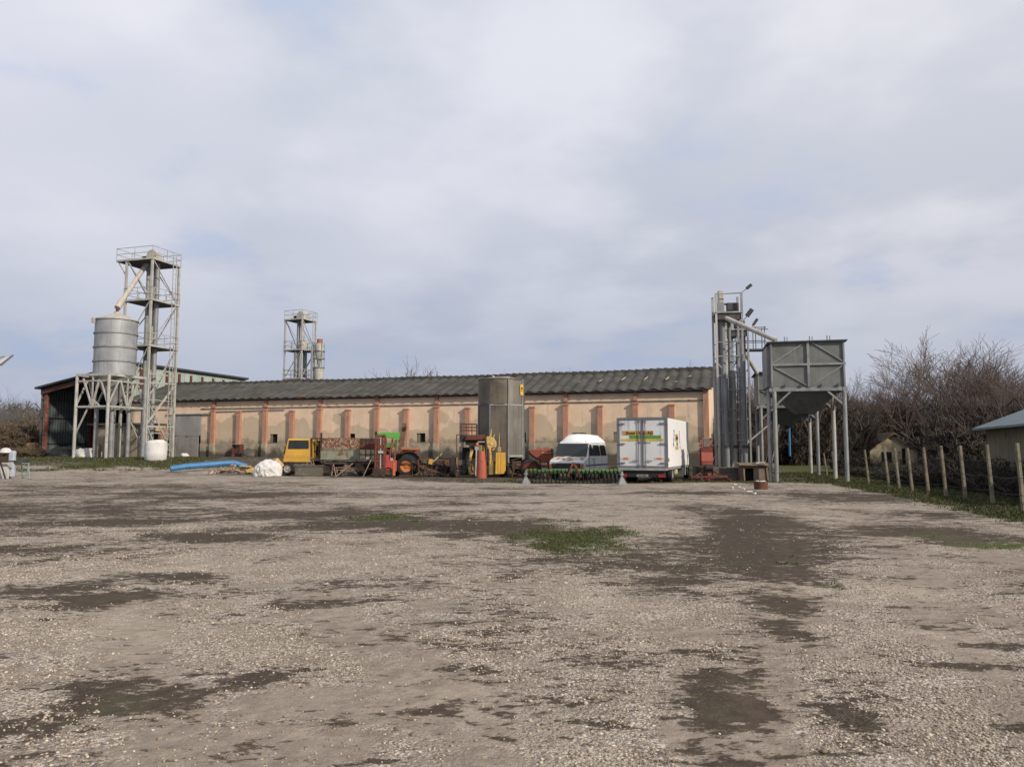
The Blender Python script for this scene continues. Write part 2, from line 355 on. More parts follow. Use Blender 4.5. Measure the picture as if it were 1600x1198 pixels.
# wheel lanes worn across the yard (metres)
ML = [((1.0,3.5),(9.6,26),.5),((2.7,3.5),(11.4,26),.45),((4.6,6.8),(8.3,20),.35),((6.1,6.5),(9.9,20),.35),((-1.2,3.3),(-4.5,9),.6),((.4,3.2),(-2.2,9),.5)]
DL = [((1.3,4.6),(1.9,6.4),.28),((1.9,6.4),(2.9,8.6),.4),((2.9,8.6),(4.3,14),.6),((4.3,14),(6.0,21),.9),((2.0,4.4),(2.7,5.8),.22),((-3.3,4.4),(-2.0,6.2),.35),((-7.5,8.6),(-4.2,10.6),.4),((6.8,7.5),(4.6,6.0),.2),((-9,9.5),(-1.5,20.5),.35),((-9,12.5),(0,19.5),.3),((-12,17),(2,22),.45),((-14,20),(3,25),.5),((-16,26),(4,28.5),.6),((-20,31),(6,33),.8),((1.8,12),(11,15),.3),((5,30),(16,27.5),.6),((3.2,6.2),(9,5.8),.12),((4,8.6),(9,7.9),.12)]
def lanes(x, y, L):
    s = np.zeros_like(x); wob = (fbm(x*.35+2, y*.35+60, 3)-.5)*1.6
    for (ax, ay), (bx, by), w in L:
        l2 = (bx-ax)**2+(by-ay)**2; f = np.clip(((x-ax)*(bx-ax)+(y-ay)*(by-ay))/l2, 0, 1)
        dd = np.hypot(x-ax-f*(bx-ax), y-ay-f*(by-ay))+wob*w; s = np.maximum(s, np.exp(-(np.abs(dd)/w)**2))
    return s
def masks(x, y):
    n = fbm(x*.45+9, y*.45+3, 5); n2 = fbm(x*1.7+40, y*1.1+8, 4); n3 = fbm(x*.12, y*.12+50, 3)
    jx = (fbm(x*.8+5, y*.8+70, 3)-.5)*2.2*np.clip(y/14, .25, 2); jy = (fbm(x*.8+90, y*.8+20, 3)-.5)*2.2*np.clip(y/14, .25, 2)
    X, Y = x+jx*.6, y+jy*.6
    d = blobs(X, Y, DIRT)*.72+(n-.5)*1.0+(n2-.5)*.5+.27+(n3-.5)*.35+lanes(x, y, DL)*.33
    d = d+.10*sst(12, 30, y)*(1-sst(-6, 10, x))
    soil = sst(-.8, 1.2, y-37.3-18*np.clip((-2-x)/20, 0, 1)+(n-.5)*4+(n2-.5)*2)      # bare earth where the machines stand
    d = np.maximum(d, soil*.95)
    m = np.maximum(blobs(X, Y, MUD), lanes(x, y, ML)*.8)+(n2-.5)*.6+(n-.5)*.4
    g = blobs(X, Y, GRASS)*1.0+(n2-.5)*.35+(n-.5)*.2
    strip = sst(-2.6, -1.5, x-fence_x(y)-(n-.5)*1.6-.2)*(y < 75)
    bank = sst(52.5, 54, y+(n-.5)*3)*(1-sst(63, 66, y))*(1-sst(-26, -22, x))
    near = sst(44, 46, y+(n-.5)*3)*(x > 10)*.62
    mach = sst(37, 38, y)*(1-sst(41, 43, y))*sst(-8, 0, x)*(.35+.35*(n2-.3))
    g = np.maximum.reduce([g, strip*(.75+.6*(n2-.5)), bank*(.55+1.6*(n-.45)), near*(.55+n2), mach])
    far = sst(60, 80, y)*.5
    g = np.maximum(g, far*(n > .45))
    return np.clip(d, 0, 1.3), np.clip(g, 0, 1.2), np.clip(m, 0, 1.2)
rows = [-20,-14,-9,-5,-2,0,1.5,2.5]+list(3*np.exp(np.arange(0, 330)*.0105))
rows = [r for r in rows if r < 95]+[100,110,125,150,190,250,350,500,800,1400,2500]
tt = np.linspace(-1, 1, 420); ss = .62*tt+.5*tt**5
RY, SX = np.meshgrid(np.array(rows, float), ss, indexing='ij')
GX = SX*(RY+9+30*(RY < -1)); GY = RY
GZ = sst(50, 64, GY)*(.3+.6*(1-sst(-14, 12, GX)))
dm, gm, mm = masks(GX, GY)
GZ = GZ+(fbm(GX*.5, GY*.5, 4)-.5)*.05*np.clip(GY/6, .3, 1.4)*(GY < 90)-.02*np.clip(mm, 0, 1)
nr, nc = GX.shape
idx = np.arange(nr*nc).reshape(nr, nc)
quads = np.stack([idx[:-1,:-1], idx[:-1,1:], idx[1:,1:], idx[1:,:-1]], -1).reshape(-1, 4)
def groundmat():
    m, t, p = newmat('gravel yard')
    pos = t.n('ShaderNodeNewGeometry').outputs['Position']
    A = lambda n: t.n('ShaderNodeAttribute', attribute_name=n).outputs['Fac']
    fine = t.noise(pos, 6., 6, .62); med = t.noise(pos, 1.6, 5, .6); grit = t.noise(pos, 90., 2)
    def vor(scale):
        v = t.n('ShaderNodeTexVoronoi'); t.l(pos, v.inputs['Vector']); v.inputs['Scale'].default_value = scale; v.inputs['Randomness'].default_value = 1
        s = t.n('ShaderNodeSeparateXYZ'); t.l(v.outputs['Color'], s.inputs[0]); return v.outputs['Distance'], s.outputs[0], s.outputs[1]
    d1, r1, q1 = vor(34.); d2, r2, q2 = vor(75.)
    def stone(r, q):
        c = t.mix((.245,.204,.166), (.575,.505,.43), t.ramp(r, .15, .9, 0, 1, False))
        c = t.mix(c, (.66,.60,.50), t.ramp(q, .86, .9))
        return t.mix(c, (.12,.10,.085), t.ramp(q, .13, .09))
    s1 = t.mix(stone(r1, q1), (.15,.12,.092), t.ramp(d1, .50, .72, 0, .85))
    s2 = t.mix(stone(r2, q2), (.15,.12,.092), t.ramp(d2, .50, .72, 0, .8))
    grav = t.mix(s1, s2, t.ramp(t.noise(pos, 14., 4), .42, .58))
    # dust packed between the stones
    mudc = t.mix((.30,.25,.2), (.205,.167,.133), t.ramp(fine, .35, .68))
    mudc = t.mix(mudc, (.13,.105,.085), t.ramp(grit, .45, .75, 0, .55))
    grav = t.mix(grav, mudc, t.ramp(t.math('ADD', med, t.math('MULTIPLY', grit, .25)), .56, .72, .08, .75))
    mf = t.math('ADD', A('mud'), t.math('MULTIPLY', t.math('SUBTRACT', fine, .5), .9))
    c = t.mix(grav, mudc, t.ramp(mf, .35, .75, 0, .92))
    # dark earth and moss
    dirt = t.mix((.074,.054,.039), (.042,.031,.023), t.ramp(fine, .3, .7))
    dirt = t.mix(dirt, (.20,.17,.14), t.ramp(t.noise(pos, 38., 3), .64, .74, 0, .7))
    dirt = t.mix(dirt, (.06,.065,.03), t.ramp(med, .5, .7, 0, .55))
    mp = t.n('ShaderNodeMapping'); t.l(pos, mp.inputs[0]); mp.inputs['Scale'].default_value = (.72, 1.3, 1); mp.inputs['Rotation'].default_value = (0, 0, R(-24))
    df = t.math('ADD', A('dirt'), t.math('MULTIPLY', t.math('SUBTRACT', t.noise(mp.outputs[0], 1.7, 6, .6), .5), 2.2))
    df = t.math('ADD', df, t.math('MULTIPLY', t.math('SUBTRACT', t.noise(mp.outputs[0], 8., 7, .75), .5), 3.4))
    big = t.noise(pos, .33, 4, .6)
    c = t.mix(c, (.46,.39,.31), t.ramp(big, .5, .68, 0, .35)); c = t.mix(c, (.18,.142,.108), t.ramp(big, .47, .3, 0, .4))
    c = t.mix(c, dirt, t.ramp(df, .48, .74, 0, .95))
    gr = t.mix((.052,.082,.02), (.076,.10,.028), t.ramp(fine, .3, .7))
    gr = t.mix(gr, (.095,.075,.045), t.ramp(t.noise(pos, 3.3, 6, .7), .45, .62, 0, .9))
    gf = t.math('ADD', A('grass'), t.math('MULTIPLY', t.math('SUBTRACT', fine, .5), 2.2))
    c = t.mix(c, gr, t.ramp(gf, .40, .75))
    t.l(c, p.inputs['Base Color']); p.inputs['Roughness'].default_value = .95; p.inputs['Specular IOR Level'].default_value = .15
    b = t.n('ShaderNodeBump'); b.inputs['Strength'].default_value = .8; b.inputs['Distance'].default_value = .02
    h = t.math('ADD', t.math('MULTIPLY', d1, -1.), t.math('MULTIPLY', d2, -.5))
    h = t.math('ADD', t.math('MULTIPLY', h, t.ramp(mf, .75, .3, .15, 1)), t.math('MULTIPLY', fine, 1.6))
    t.l(h, b.inputs['Height']); t.l(b.outputs[0], p.inputs['Normal'])
    return m
gm_ = groundmat()
ground = np_mesh('ground', np.stack([GX.ravel(), GY.ravel(), GZ.ravel()], -1), quads, gm_, smooth=True)
for nm, arr in (('dirt', dm), ('grass', gm), ('mud', mm)):
    at = ground.data.attributes.new(nm, 'FLOAT', 'POINT'); at.data.foreach_set('value', arr.astype(np.float32).ravel())
ground['kind'] = 'structure'
def gh(x, y):                                           # height of the ground sheet at arrays x, y
    d_, g_, m_ = masks(x, y)
    return sst(50, 64, y)*(.3+.6*(1-sst(-14, 12, x)))+(fbm(x*.5, y*.5, 4)-.5)*.05*np.clip(y/6, .3, 1.4)-.02*np.clip(m_, 0, 1)
# loose stones lying on the yard, near the camera where single stones can be told apart
rs = np.random.RandomState(11)
N = 120000
sy = 3.2*np.exp(rs.rand(N)*1.75); sx = (rs.rand(N)*2-1)*(sy*.72+.8)
d_, g_, m_ = masks(sx, sy)
dn = d_+(fbm(sx*1.4+3, sy*3.2, 6)-.5)*1.7
prob = (1-np.clip((dn-.35)/.3, 0, 1)*.93)*(1-np.clip((m_-.25)/.4, 0, 1)*.88)*(1-np.clip(g_*2-.5, 0, 1))*(.4+.6*np.clip((fbm(sx*1.5, sy*1.5+9, 4)-.35)*5, 0, 1))
keep = rs.rand(N) < prob; sx, sy = sx[keep], sy[keep]; n = len(sx)
ph = (1+5**.5)/2
ico = np.array([(-1,ph,0),(1,ph,0),(-1,-ph,0),(1,-ph,0),(0,-1,ph),(0,1,ph),(0,-1,-ph),(0,1,-ph),(ph,0,-1),(ph,0,1),(-ph,0,-1),(-ph,0,1)])/1.902
icf = np.array([(0,11,5),(0,5,1),(0,1,7),(0,7,10),(0,10,11),(1,5,9),(5,11,4),(11,10,2),(10,7,6),(7,1,8),(3,9,4),(3,4,2),(3,2,6),(3,6,8),(3,8,9),(4,9,5),(2,4,11),(6,2,10),(8,6,7),(9,8,1)])
size = (.0045+.0075*rs.rand(n)**2.2)*(1+.35*np.clip((sy-6)/10, 0, 1)); big = rs.rand(n) < .012; size[big] *= 1.9
loc = ico[None]*(1+.45*(rs.rand(n, 12, 1)-.5))
loc = loc*np.stack([1+.5*rs.rand(n), .75+.4*rs.rand(n), .5+.35*rs.rand(n)], -1)[:, None]*size[:, None, None]
a = rs.rand(n)*6.283; ca, sa = np.cos(a)[:, None], np.sin(a)[:, None]
vx = loc[..., 0]*ca-loc[..., 1]*sa; vy = loc[..., 0]*sa+loc[..., 1]*ca
zt = gh(sx, sy)
sv = np.stack([vx+sx[:, None], vy+sy[:, None], loc[..., 2]+zt[:, None]+size[:, None]*.25], -1).reshape(-1, 3)
sf = (icf[None]+12*np.arange(n)[:, None, None]).reshape(-1, 3)
def islandmat(name, stops, rough=.9):
    m, t, p = newmat(name)
    r = t.n('ShaderNodeNewGeometry').outputs['Random Per Island']
    cr = t.n('ShaderNodeValToRGB'); t.l(r, cr.inputs[0]); e = cr.color_ramp.elements
    while len(e) < len(stops): e.new(.5)
    for i, (q, c_) in enumerate(stops): e[i].position = q; e[i].color = (*c_, 1)
    pos = t.n('ShaderNodeNewGeometry').outputs['Position']
    c_ = t.mix(cr.outputs[0], (0, 0, 0), t.ramp(t.noise(pos, 60, 3), .35, .7, 0, .3))
    t.l(c_, p.inputs['Base Color']); p.inputs['Roughness'].default_value = rough; p.inputs['Specular IOR Level'].default_value = .2
    return m
tag(np_mesh('gravel', sv, sf, islandmat('loose stone', [(0,(.16,.125,.09)),(.3,(.29,.235,.18)),(.75,(.46,.39,.31)),(.94,(.54,.47,.38)),(1,(.66,.60,.50))])), 'loose pale gravel stones scattered over the yard', 'gravel', kind='stuff')
# grass: short blades in the green patches and along the fence
def blades(N, fx, hmin, hmax, wmul=1.):
    x, y = fx(N); d_, g_, m_ = masks(x, y)
    k = rs.rand(len(x)) < np.clip((g_+(fbm(x*4, y*4, 4)-.5)*1.0-.38)*3, 0, 1); x, y = x[k], y[k]; n = len(x)
    z = gh(x, y); h = hmin+(hmax-hmin)*rs.rand(n)**1.8; a = rs.rand(n)*6.283; w = (.0035+.0035*rs.rand(n))*wmul*(1+y/14)
    lx = (rs.rand(n)-.5)*h*1.3; ly = (rs.rand(n)-.5)*h*1.3
    p0 = np.stack([x-np.cos(a)*w, y-np.sin(a)*w, z-.01], -1); p1 = np.stack([x+np.cos(a)*w, y+np.sin(a)*w, z-.01], -1)
    p2 = np.stack([x+lx*.4+np.cos(a)*w*.7, y+ly*.4+np.sin(a)*w*.7, z+h*.6], -1); p3 = np.stack([x+lx, y+ly, z+h], -1)
    v = np.stack([p0, p1, p2, p3], 1).reshape(-1, 3); f = (np.array([(0,1,2),(0,2,3)])[None]+4*np.arange(n)[:, None, None]).reshape(-1, 3)
    return v, f
def reg1(N): y = 9+13*rs.rand(N); return (rs.rand(N)*2-1)*y*.30+1.2, y
def reg2(N): y = 13+40*rs.rand(N)**1.4; return fence_x(y)-3+rs.rand(N)*7.5, y
def reg3(N): y = 53+12*rs.rand(N); return -46+24*rs.rand(N), y
def reg4(N): y = 37+8*rs.rand(N); return -8+27*rs.rand(N), y
def reg5(N): y = 4+12*rs.rand(N); return (rs.rand(N)*2-1)*y*.7, y
allv, allf, o_ = [], [], 0
for fx, N, a_, b_, wm in ((reg1, 150000, .008, .036, .8), (reg2, 130000, .02, .10, 1.), (reg3, 45000, .04, .16, 1.0), (reg4, 30000, .03, .12, 1.1), (reg5, 40000, .01, .03, .8)):
    v, f = blades(N, fx, a_, b_, wm); allv.append(v); allf.append(f+o_); o_ += len(v)
tag(np_mesh('grass', np.concatenate(allv), np.concatenate(allf), islandmat('grass blade', [(0,(.03,.043,.013)),(.4,(.046,.063,.02)),(.65,(.065,.076,.03)),(.8,(.11,.092,.05)),(1,(.16,.13,.075))])), 'short winter grass in patches and along the fence', 'grass', kind='stuff')
# ---------------------------------------------------------------- the warehouse
GRID = math.atan2(-.29, .956)
Lb, Db, EAVE, RIDGE, LEDGE, PL = 56., 12.2, 6.25, 8.42, 5.45, 2.14
wh = T('warehouse', 'long peach plastered warehouse with salmon pilasters and a dark wavy roof', 'building', (15.4, 60, 0), GRID)
pil = [2.86*i for i in range(17)]
WIN = [6.6, 15.05, 24.0, 28.8, 39.4, 46.0, 33.5]
# front wall with real openings
opens = sorted([(-w-.42, -w+.42, 2.22, 3.0) for w in (7.1, 15.3, 24.4, 31.2, 39.2)])
b = MB()
def wall_with_holes(b, x0, x1, z0, z1, y0, y1, holes):
    xs = x0
    for hx0, hx1, hz0, hz1 in holes:
        b.b2((xs, y0, z0), (hx0, y1, z1)); b.b2((hx0, y0, z0), (hx1, y1, hz0)); b.b2((hx0, y0, hz1), (hx1, y1, z1)); xs = hx1
    b.b2((xs, y0, z0), (x1, y1, z1))
wall_with_holes(b, -47.25, 0, PL, EAVE+.1, 0, .35, opens)
b.b2((-50.85, 0, 4.95), (-47.25, .35, EAVE+.1)); b.b2((-Lb, 0, PL), (-50.85, .35, EAVE+.1))
b.prism([(.35, -.3), (Db, -.3), (Db, EAVE), (Db/2, RIDGE-.12), (.35, EAVE)], 'yz', -.35, 0)
b.prism([(.35, -.3), (Db, -.3), (Db, EAVE), (Db/2, RIDGE-.12), (.35, EAVE)], 'yz', -Lb, -Lb+.35)
b.b2((-Lb+.35, Db-.35, -.3), (-.35, Db, EAVE))
b.build('wall', wallm, wh)
b = MB(); b.b2((-47.25, -.09, -.4), (0, .35, PL)); b.b2((-Lb, -.09, -.4), (-50.85, .35, PL)); b.build('plinth', plinthm, wh)
b = MB()
for x0, x1 in ((-47.3, -.0), (-Lb, -50.9)):
    b.b2((x0, -.075, LEDGE-.05), (x1, 0, LEDGE+.05))
b.build('ledge', conc, wh)
rr = random.Random(5)
for i, s in enumerate(pil):
    b = MB(); top = EAVE if i % 2 == 0 else 5.12
    w = .205
    if i == 0: b.b2((-s-.42, -.24, PL), (-s-.02, 0, top))
    else:
        b.b2((-s-w, -.30, PL), (-s+w, 0, 5.2 if i % 2 == 0 else 5.05))
        b.b2((-s-w-.05, -.35, 5.2 if i % 2 == 0 else 5.05), (-s+w+.05, 0, 5.36 if i % 2 == 0 else 5.18))
        if i % 2 == 0: b.b2((-s-w+.05, -.16, 5.5), (-s+w-.05, 0, EAVE-.02))
    b.build('pilaster', brickp, wh)
    b = MB(); b.b2((-s-w-.03, -.36, -.4), (-s+w+.03, -.09, PL)); b.build('pilaster_foot', plinthm, wh)
for hx0, hx1, hz0, hz1 in opens:
    b = MB(); b.b2((hx0, .2, hz0), (hx1, .3, hz1)); wn = b.build('window', dark, wh)
    b = MB(); b.b2((hx0+.02, .08, hz0+.02), (hx0+.06+.36*rr.random(), .12, hz1-.02)); b.build('shutter', rustd if rr.random() < .6 else tanw, wn)
    b = MB(); b.b2((hx0-.08, -.03, hz0-.07), (hx1+.08, .1, hz0)); b.build('sill', conc, wn)
# wavy fibre cement roof
def sag(x): return -.12*math.sin(max(0, min(1, -x/Lb))*math.pi*1.0)-.03*math.sin(x*.5)-.012*math.sin(x*1.9+1)
def roofsheet(y0, z0, y1, z1, n, rev=False):
    per = .93; nx = int((Lb+.7)/per*10); vs, fs = [], []
    for k in range(2):
        for i in range(nx+1):
            x = -Lb-.3+(Lb+.7)*i/nx; ph_ = ((x+50*per) % per)/per
            wv = (.5-.5*math.cos(2*math.pi*ph_))**.6
            for j in range(n+1):
                f = j/n; row = int(f*3.999); lap = .035*((f*3.999) % 1)
                y = y0+(y1-y0)*f+(.10*math.sin(x*.7)*0); z = z0+(z1-z0)*f+wv*.15-lap+sag(x)*(.45+.55*f)
                vs.append((x, y, z-k*.025))
    st = (nx+1)*(n+1)
    for i in range(nx):
        for j in range(n):
            q = (i*(n+1)+j, (i+1)*(n+1)+j, (i+1)*(n+1)+j+1, i*(n+1)+j+1)
            fs.append(q); fs.append(tuple(st+e for e in reversed(q)))
        for j, s_ in ((0, 1), (n, -1)):
            q = (i*(n+1)+j, st+i*(n+1)+j, st+(i+1)*(n+1)+j, (i+1)*(n+1)+j); fs.append(q)
    return MB().add(vs, fs)
rf = roofsheet(-.55, EAVE+.02, Db/2, RIDGE, 12).build('roof', roofm, wh, smooth=True)
roofsheet(Db+.5, EAVE+.02, Db/2, RIDGE, 4).build('roof', roofm, wh, smooth=True)
b = MB(); n = 90
for i in range(n):
    x0, x1 = -Lb-.3+(Lb+.7)*i/n, -Lb-.3+(Lb+.7)*(i+1)/n
    b.bar((x0, Db/2, RIDGE+.15+sag(x0)), (x1+.03, Db/2, RIDGE+.06+sag(x1)), .34, .3)
b.build('ridge_cap', roofm, rf)
b = MB(); b.b2((-Lb-.2, -.12, EAVE-.12), (.0, 0, EAVE+.06)); b.b2((-Lb-.2, -.5, EAVE-.02), (.3, -.44, EAVE+.05)); b.build('eave_board', darkst, rf)
ymat = M('yellow roof patch', (.42,.36,.20), (.30,.27,.17), 8, rough=.9)  # narrow yellow patches lying just above the roof sheet
for x, f, ln in ((-1.6, .55, .5), (-3.4, .48, 1.3), (-5.2, .5, 1.5), (-7.1, .55, 1.3), (-9.0, .5, .9), (-10.8, .45, .25), (-2.6, .3, .3)):
    vs = []; m_ = 7
    for k in range(m_):
        g = f+(k/(m_-1)-.5)*ln/6.4; y = -.55+(Db/2+.55)*g; z = EAVE+.02+(RIDGE-EAVE-.02)*g+sag(x)*(.45+.55*g)+.19
        wd = (.05+.09*rr.random())*(1-abs(k/(m_-1)-.5)*1.3); sh = .16*(k/(m_-1)-.5)
        vs += [(x-wd+sh, y, z), (x+wd+sh, y, z)]
    MB().add(vs, [(2*k, 2*k+1, 2*k+3, 2*k+2) for k in range(m_-1)]).build('yellow_patch', ymat, rf)
for x in (-27.2, -36.1, -33.4): MB().box((x, -.4, EAVE+.22), (.5, .25, .09), rz=.2).build('roof_brick', orange if x == -36.1 else wood, rf)
# sliding sheet door at the far left
b = MB(); b.b2((-50.8, -.06, 2.9), (-47.3, .06, 4.93)); dr = b.build('door', doorg, wh)
b = MB(); b.b2((-49.9, -.10, .55), (-47.45, .0, 2.88)); b.b2((-50.75, -.14, .55), (-49.95, -.03, 2.84)); b.build('door_leaf', M('grey weathered door leaf', (.27,.265,.255), (.20,.195,.185), .7, RUST, .2, 1.5, rough=.75, streak=True), dr)
b = MB(); b.b2((-51.2, -.2, 4.93), (-46.0, -.05, 5.05)); b.bar((-46, -.1, 5.2), (-38, -.1, 5.28), .07); b.build('door_rail', galvL, dr)
# number plate painted beside the right hand corner
sg = MB(); sg.b2((-2.36, -.03, 3.0), (-1.70, 0, 3.66)); so_ = T('number_sign', 'white square wall sign with a black figure 1 near the warehouse corner', 'sign', (0,0,0), 0)
so_.location = wh.matrix_basis @ Vector((-2.03, -.0, 3.0)) if False else Vector((15.4, 60, 0))+Matrix.Rotation(GRID, 3, 'Z') @ Vector((-2.03, -.04, 3.0)); so_.rotation_euler[2] = GRID
MB().b2((-.36, -.02, 0), (.36, .03, .72)).build('sign_board', M('sign board', (.45,.36,.27), (.38,.3,.22), 4, rough=.9), so_)
b = MB()
for a_, c_ in (((-.38, -.04, -.03), (.38, -.02, .035)), ((-.38, -.04, .685), (.38, -.02, .75)), ((-.38, -.04, .035), (-.31, -.02, .685)), ((.31, -.04, .035), (.38, -.02, .685))): b.b2(a_, c_)
b.build('sign_border', ink, so_)
def text(s, size, m, parent, loc, rot, name='lettering', shear=0, ext=.004, sx=1, align='CENTER', off=0):
    cu = bpy.data.curves.new(name, 'FONT'); cu.body = s; cu.size = size; cu.extrude = ext; cu.align_x = align; cu.align_y = 'CENTER'; cu.shear = shear; cu.offset = off; cu.resolution_u = 2
    o = bpy.data.objects.new(name, cu); col.objects.link(o)
    dg = bpy.context.evaluated_depsgraph_get(); me = bpy.data.meshes.new_from_object(o.evaluated_get(dg)); bpy.data.objects.remove(o)
    o = bpy.data.objects.new(name, me); col.objects.link(o); me.materials.clear(); me.materials.append(m)
    o.location = loc; o.rotation_euler = rot; o.scale = (sx, 1, 1); o.parent = parent; return o
text('1', .55, ink, so_, (0, -.03, .36), (R(90), 0, 0), off=.012)
def at_wh(x, y, z): return Vector((15.4, 60, 0))+Matrix.Rotation(GRID, 3, 'Z') @ Vector((x, y, z))
lp = T('hanging_bottle', 'small white topped bottle hanging on a curved wire by the warehouse corner', 'lamp', at_wh(-2.3, -.2, 1.4), GRID)  # extinguisher-like bottle hung on the wall, not a lamp
MB().lathe([(.0, .62), (.09, .60), (.12, .5), (.12, .32), (.09, .28)], 12).build('bottle_cap', lampm, lp, smooth=True)
MB().lathe([(.1, .3), (.11, .1), (.08, -.02), (0, -.04)], 12).build('bottle_body', darkst, lp, smooth=True)
MB().tube([(0, 0, .6), (.02, 0, .8), (-.1, .05, 1.05), (-.4, .1, 1.2), (-.75, .15, 1.1)], .02, 6).build('wire', black, lp)

# ---------------------------------------------------------------- open shed behind the left end
sh = T('open_shed', 'tall dark corrugated open shed with a rusty post behind the grain silo', 'shed', (-49.4, 80.4, .85), GRID)
Ws, Ds, zl, zr = 11.6, 18.2, 7.0, 9.25
b = MB(); b.corr((0, 0, -.5), (0, 1, 0), (0, 0, 1), Ds, zl+.58, .34, .03); b.corr((.06, 0, -.5), (0, 1, 0), (0, 0, 1), Ds, zl+.58, .34, .03); b.build('side_wall', shedm, sh)
b = MB(); b.corr((0, Ds, -.5), (1, 0, 0), (0, 0, 1), Ws, zr+.3, .34, .03); b.build('back_wall', shedm, sh)
b = MB(); b.b2((Ws-.05, 0, -.5), (Ws+.05, Ds, 6.0)); b.build('side_wall', shedm, sh)
b = MB(); b.corr((Ws, 0, 6.0), (0, 1, 0), (0, 0, 1), Ds, zr-6.05, .3, .025); b.build('glazing_band', shedl, sh)
for k in range(10):
    b = MB(); b.b2((Ws+.03, 1.0+k*1.85, 6.9), (Ws+.10, 1.34+k*1.85, 8.9)); b.build('window', redd, sh)
b = MB(); b.prism([(-.4, zl+.0), (Ws+.4, zr+.05), (Ws+.4, zr+.25), (-.4, zl+.2)], 'xz', -.5, Ds+.3); b.build('roof', M('dark shed roof', (.06,.065,.07), rough=.85), sh)
b = MB(); b.prism([(0, zl-.55), (Ws, zr-.55), (Ws, zr-.02), (0, zl-.02)], 'xz', -.06, .06); b.build('fascia', M('red brown fascia', (.11,.05,.04), (.08,.04,.035), 2, RUST, .3, rough=.8), sh)
for y in (.15, 6, 12):
    MB().b2((.25, y, -.6), (.62, y+.3, zl-.1)).build('post', M('flaking red post', (.20,.065,.045), (.14,.05,.04), 1.5, (.2,.16,.13), .4, 3, rough=.9) if y < 1 else redd, sh)
    MB().b2((Ws-.6, y, -.6), (Ws-.25, y+.3, zr-.1)).build('post', redd, sh)
for z in (1.3, 4.0, 5.9): MB().b2((.1, -.02, z), (.22, Ds, z+.1)).build('rail', darkst, sh)
MB().lathe([(0, .95), (.5, .9), (1.1, .6), (1.5, .15), (1.6, -.2)], 14).build('rubble', darkst, None).name = 'dark_heap'
hp = bpy.data.objects['dark_heap']; hp.location = W(94, 711, 79.5); hp.location.z = gz(hp.location.x, 79.5); tag(hp, 'black covered heap lying in the mouth of the dark shed', 'heap')

# ---------------------------------------------------------------- rendered hut before the left end
hut = T('rendered_hut', 'low stained rendered hut with a brick edged opening under the silo', 'hut', (-33.8, 71, .9), GRID)
b = MB(); b.b2((-6, 0, -.5), (-.02, .25, 2.95)); b.build('wall', M('stained tan render', (.30,.25,.18), (.20,.17,.12), .6, (.09,.08,.06), .35, 1., rough=.95, bump=.3, streak=True), hut)
b = MB(); b.b2((-.25, .25, -.5), (0, .7, 2.95)); b.b2((-.25, .7, -.5), (0, 1.9, 1.1)); b.b2((-.25, .7, 2.4), (0, 1.9, 2.95)); b.b2((-6, .25, -.5), (-5.75, 2.7, 2.95)); b.b2((-5.75, 2.45, -.5), (-.3, 2.7, 2.95)); b.build('wall', M('sunlit side render', (.50,.42,.28), (.42,.33,.2), 1.2, (.3,.2,.13), .25, 2, rough=.95), hut)  # sunlight on the side face painted in: paler base than the front
b = MB(); b.b2((-.25, 1.9, -.5), (.01, 2.7, 2.95)); b.build('brick_pier', M('broken brick', (.33,.17,.11), (.24,.14,.1), 5, (.35,.28,.2), .4, 6, rough=.95, bump=.6), hut)
b = MB(); b.b2((-6.5, -.35, 2.95), (.3, 3.0, 3.12)); b.build('roof', concd, hut)
b = MB(); b.b2((-3.6, .35, -.4), (-.4, .5, 2.9)); b.build('dark_backing', dark, hut)  # near-black sheet; shade inside the opening is put into its colour

# ---------------------------------------------------------------- silo on its trestle
SX0, SY0 = -32.65, 62.0; sgz = gz(SX0, SY0)-.02
silo = T('grain_silo', 'round grey grain silo with a pale cone roof on a steel trestle', 'silo', (SX0, SY0, sgz), GRID)
Zt, Zl_ = 6.85, 4.25; FW, FD = 3.27, 3.95
legs = [(0,0),(-FW,0),(0,FD),(-FW,FD)]
for i, (x, y) in enumerate(legs):
    MB().tube([(x, y, -.3), (x, y, Zt)], .13 if i < 2 else .2, 10).build('leg', galvL if i < 2 else galv, silo, smooth=True)
for p, q in ((0,1),(0,2),(1,3),(2,3)):
    A_, B_ = Vector((*legs[p], 0)), Vector((*legs[q], 0)); b = MB()
    for z, w in ((Zt, .2), (Zl_, .14), (Zt-.5, .1)): b.bar(A_+Vector((0,0,z)), B_+Vector((0,0,z)), w)
    mid = (A_+B_)/2
    b.bar(A_+Vector((0,0,Zl_+.1)), A_+(B_-A_)*.25+Vector((0,0,Zt-.5)), .11); b.bar(A_+(B_-A_)*.3+Vector((0,0,Zt-.4)), mid+Vector((0,0,Zl_)), .12)
    b.bar(mid+Vector((0,0,Zl_)), B_-(B_-A_)*.2+Vector((0,0,Zt-.3)), .12); b.bar(mid+Vector((0,0,Zl_)), mid+Vector((0,0,Zt)), .1)
    b.build('truss', galvL, silo)
MB().bar((-FW, 0, 1.9), (-FW+1.45, .2, 4.9), .1).bar((-FW+1.45, .2, 4.9), (-FW+2.3, .2, Zl_), .09).build('brace', galvL, silo)
cx_, cy_, Rs = -FW/2+.22, FD/2, 1.63
prof = [(Rs, Zt+.05)]
zt_ = Zt+4.75
for k in range(4):
    z0 = Zt+.05+k*(zt_-Zt-.05)/4; z1 = Zt+.05+(k+1)*(zt_-Zt-.05)/4
    prof += [(Rs, z1-.06), (Rs+.05, z1-.05), (Rs+.05, z1+.05), (Rs, z1+.06)] if k < 3 else [(Rs, z1)]
MB().lathe(prof, 40, (cx_, cy_, 0)).build('drum', galvS, silo, smooth=True)
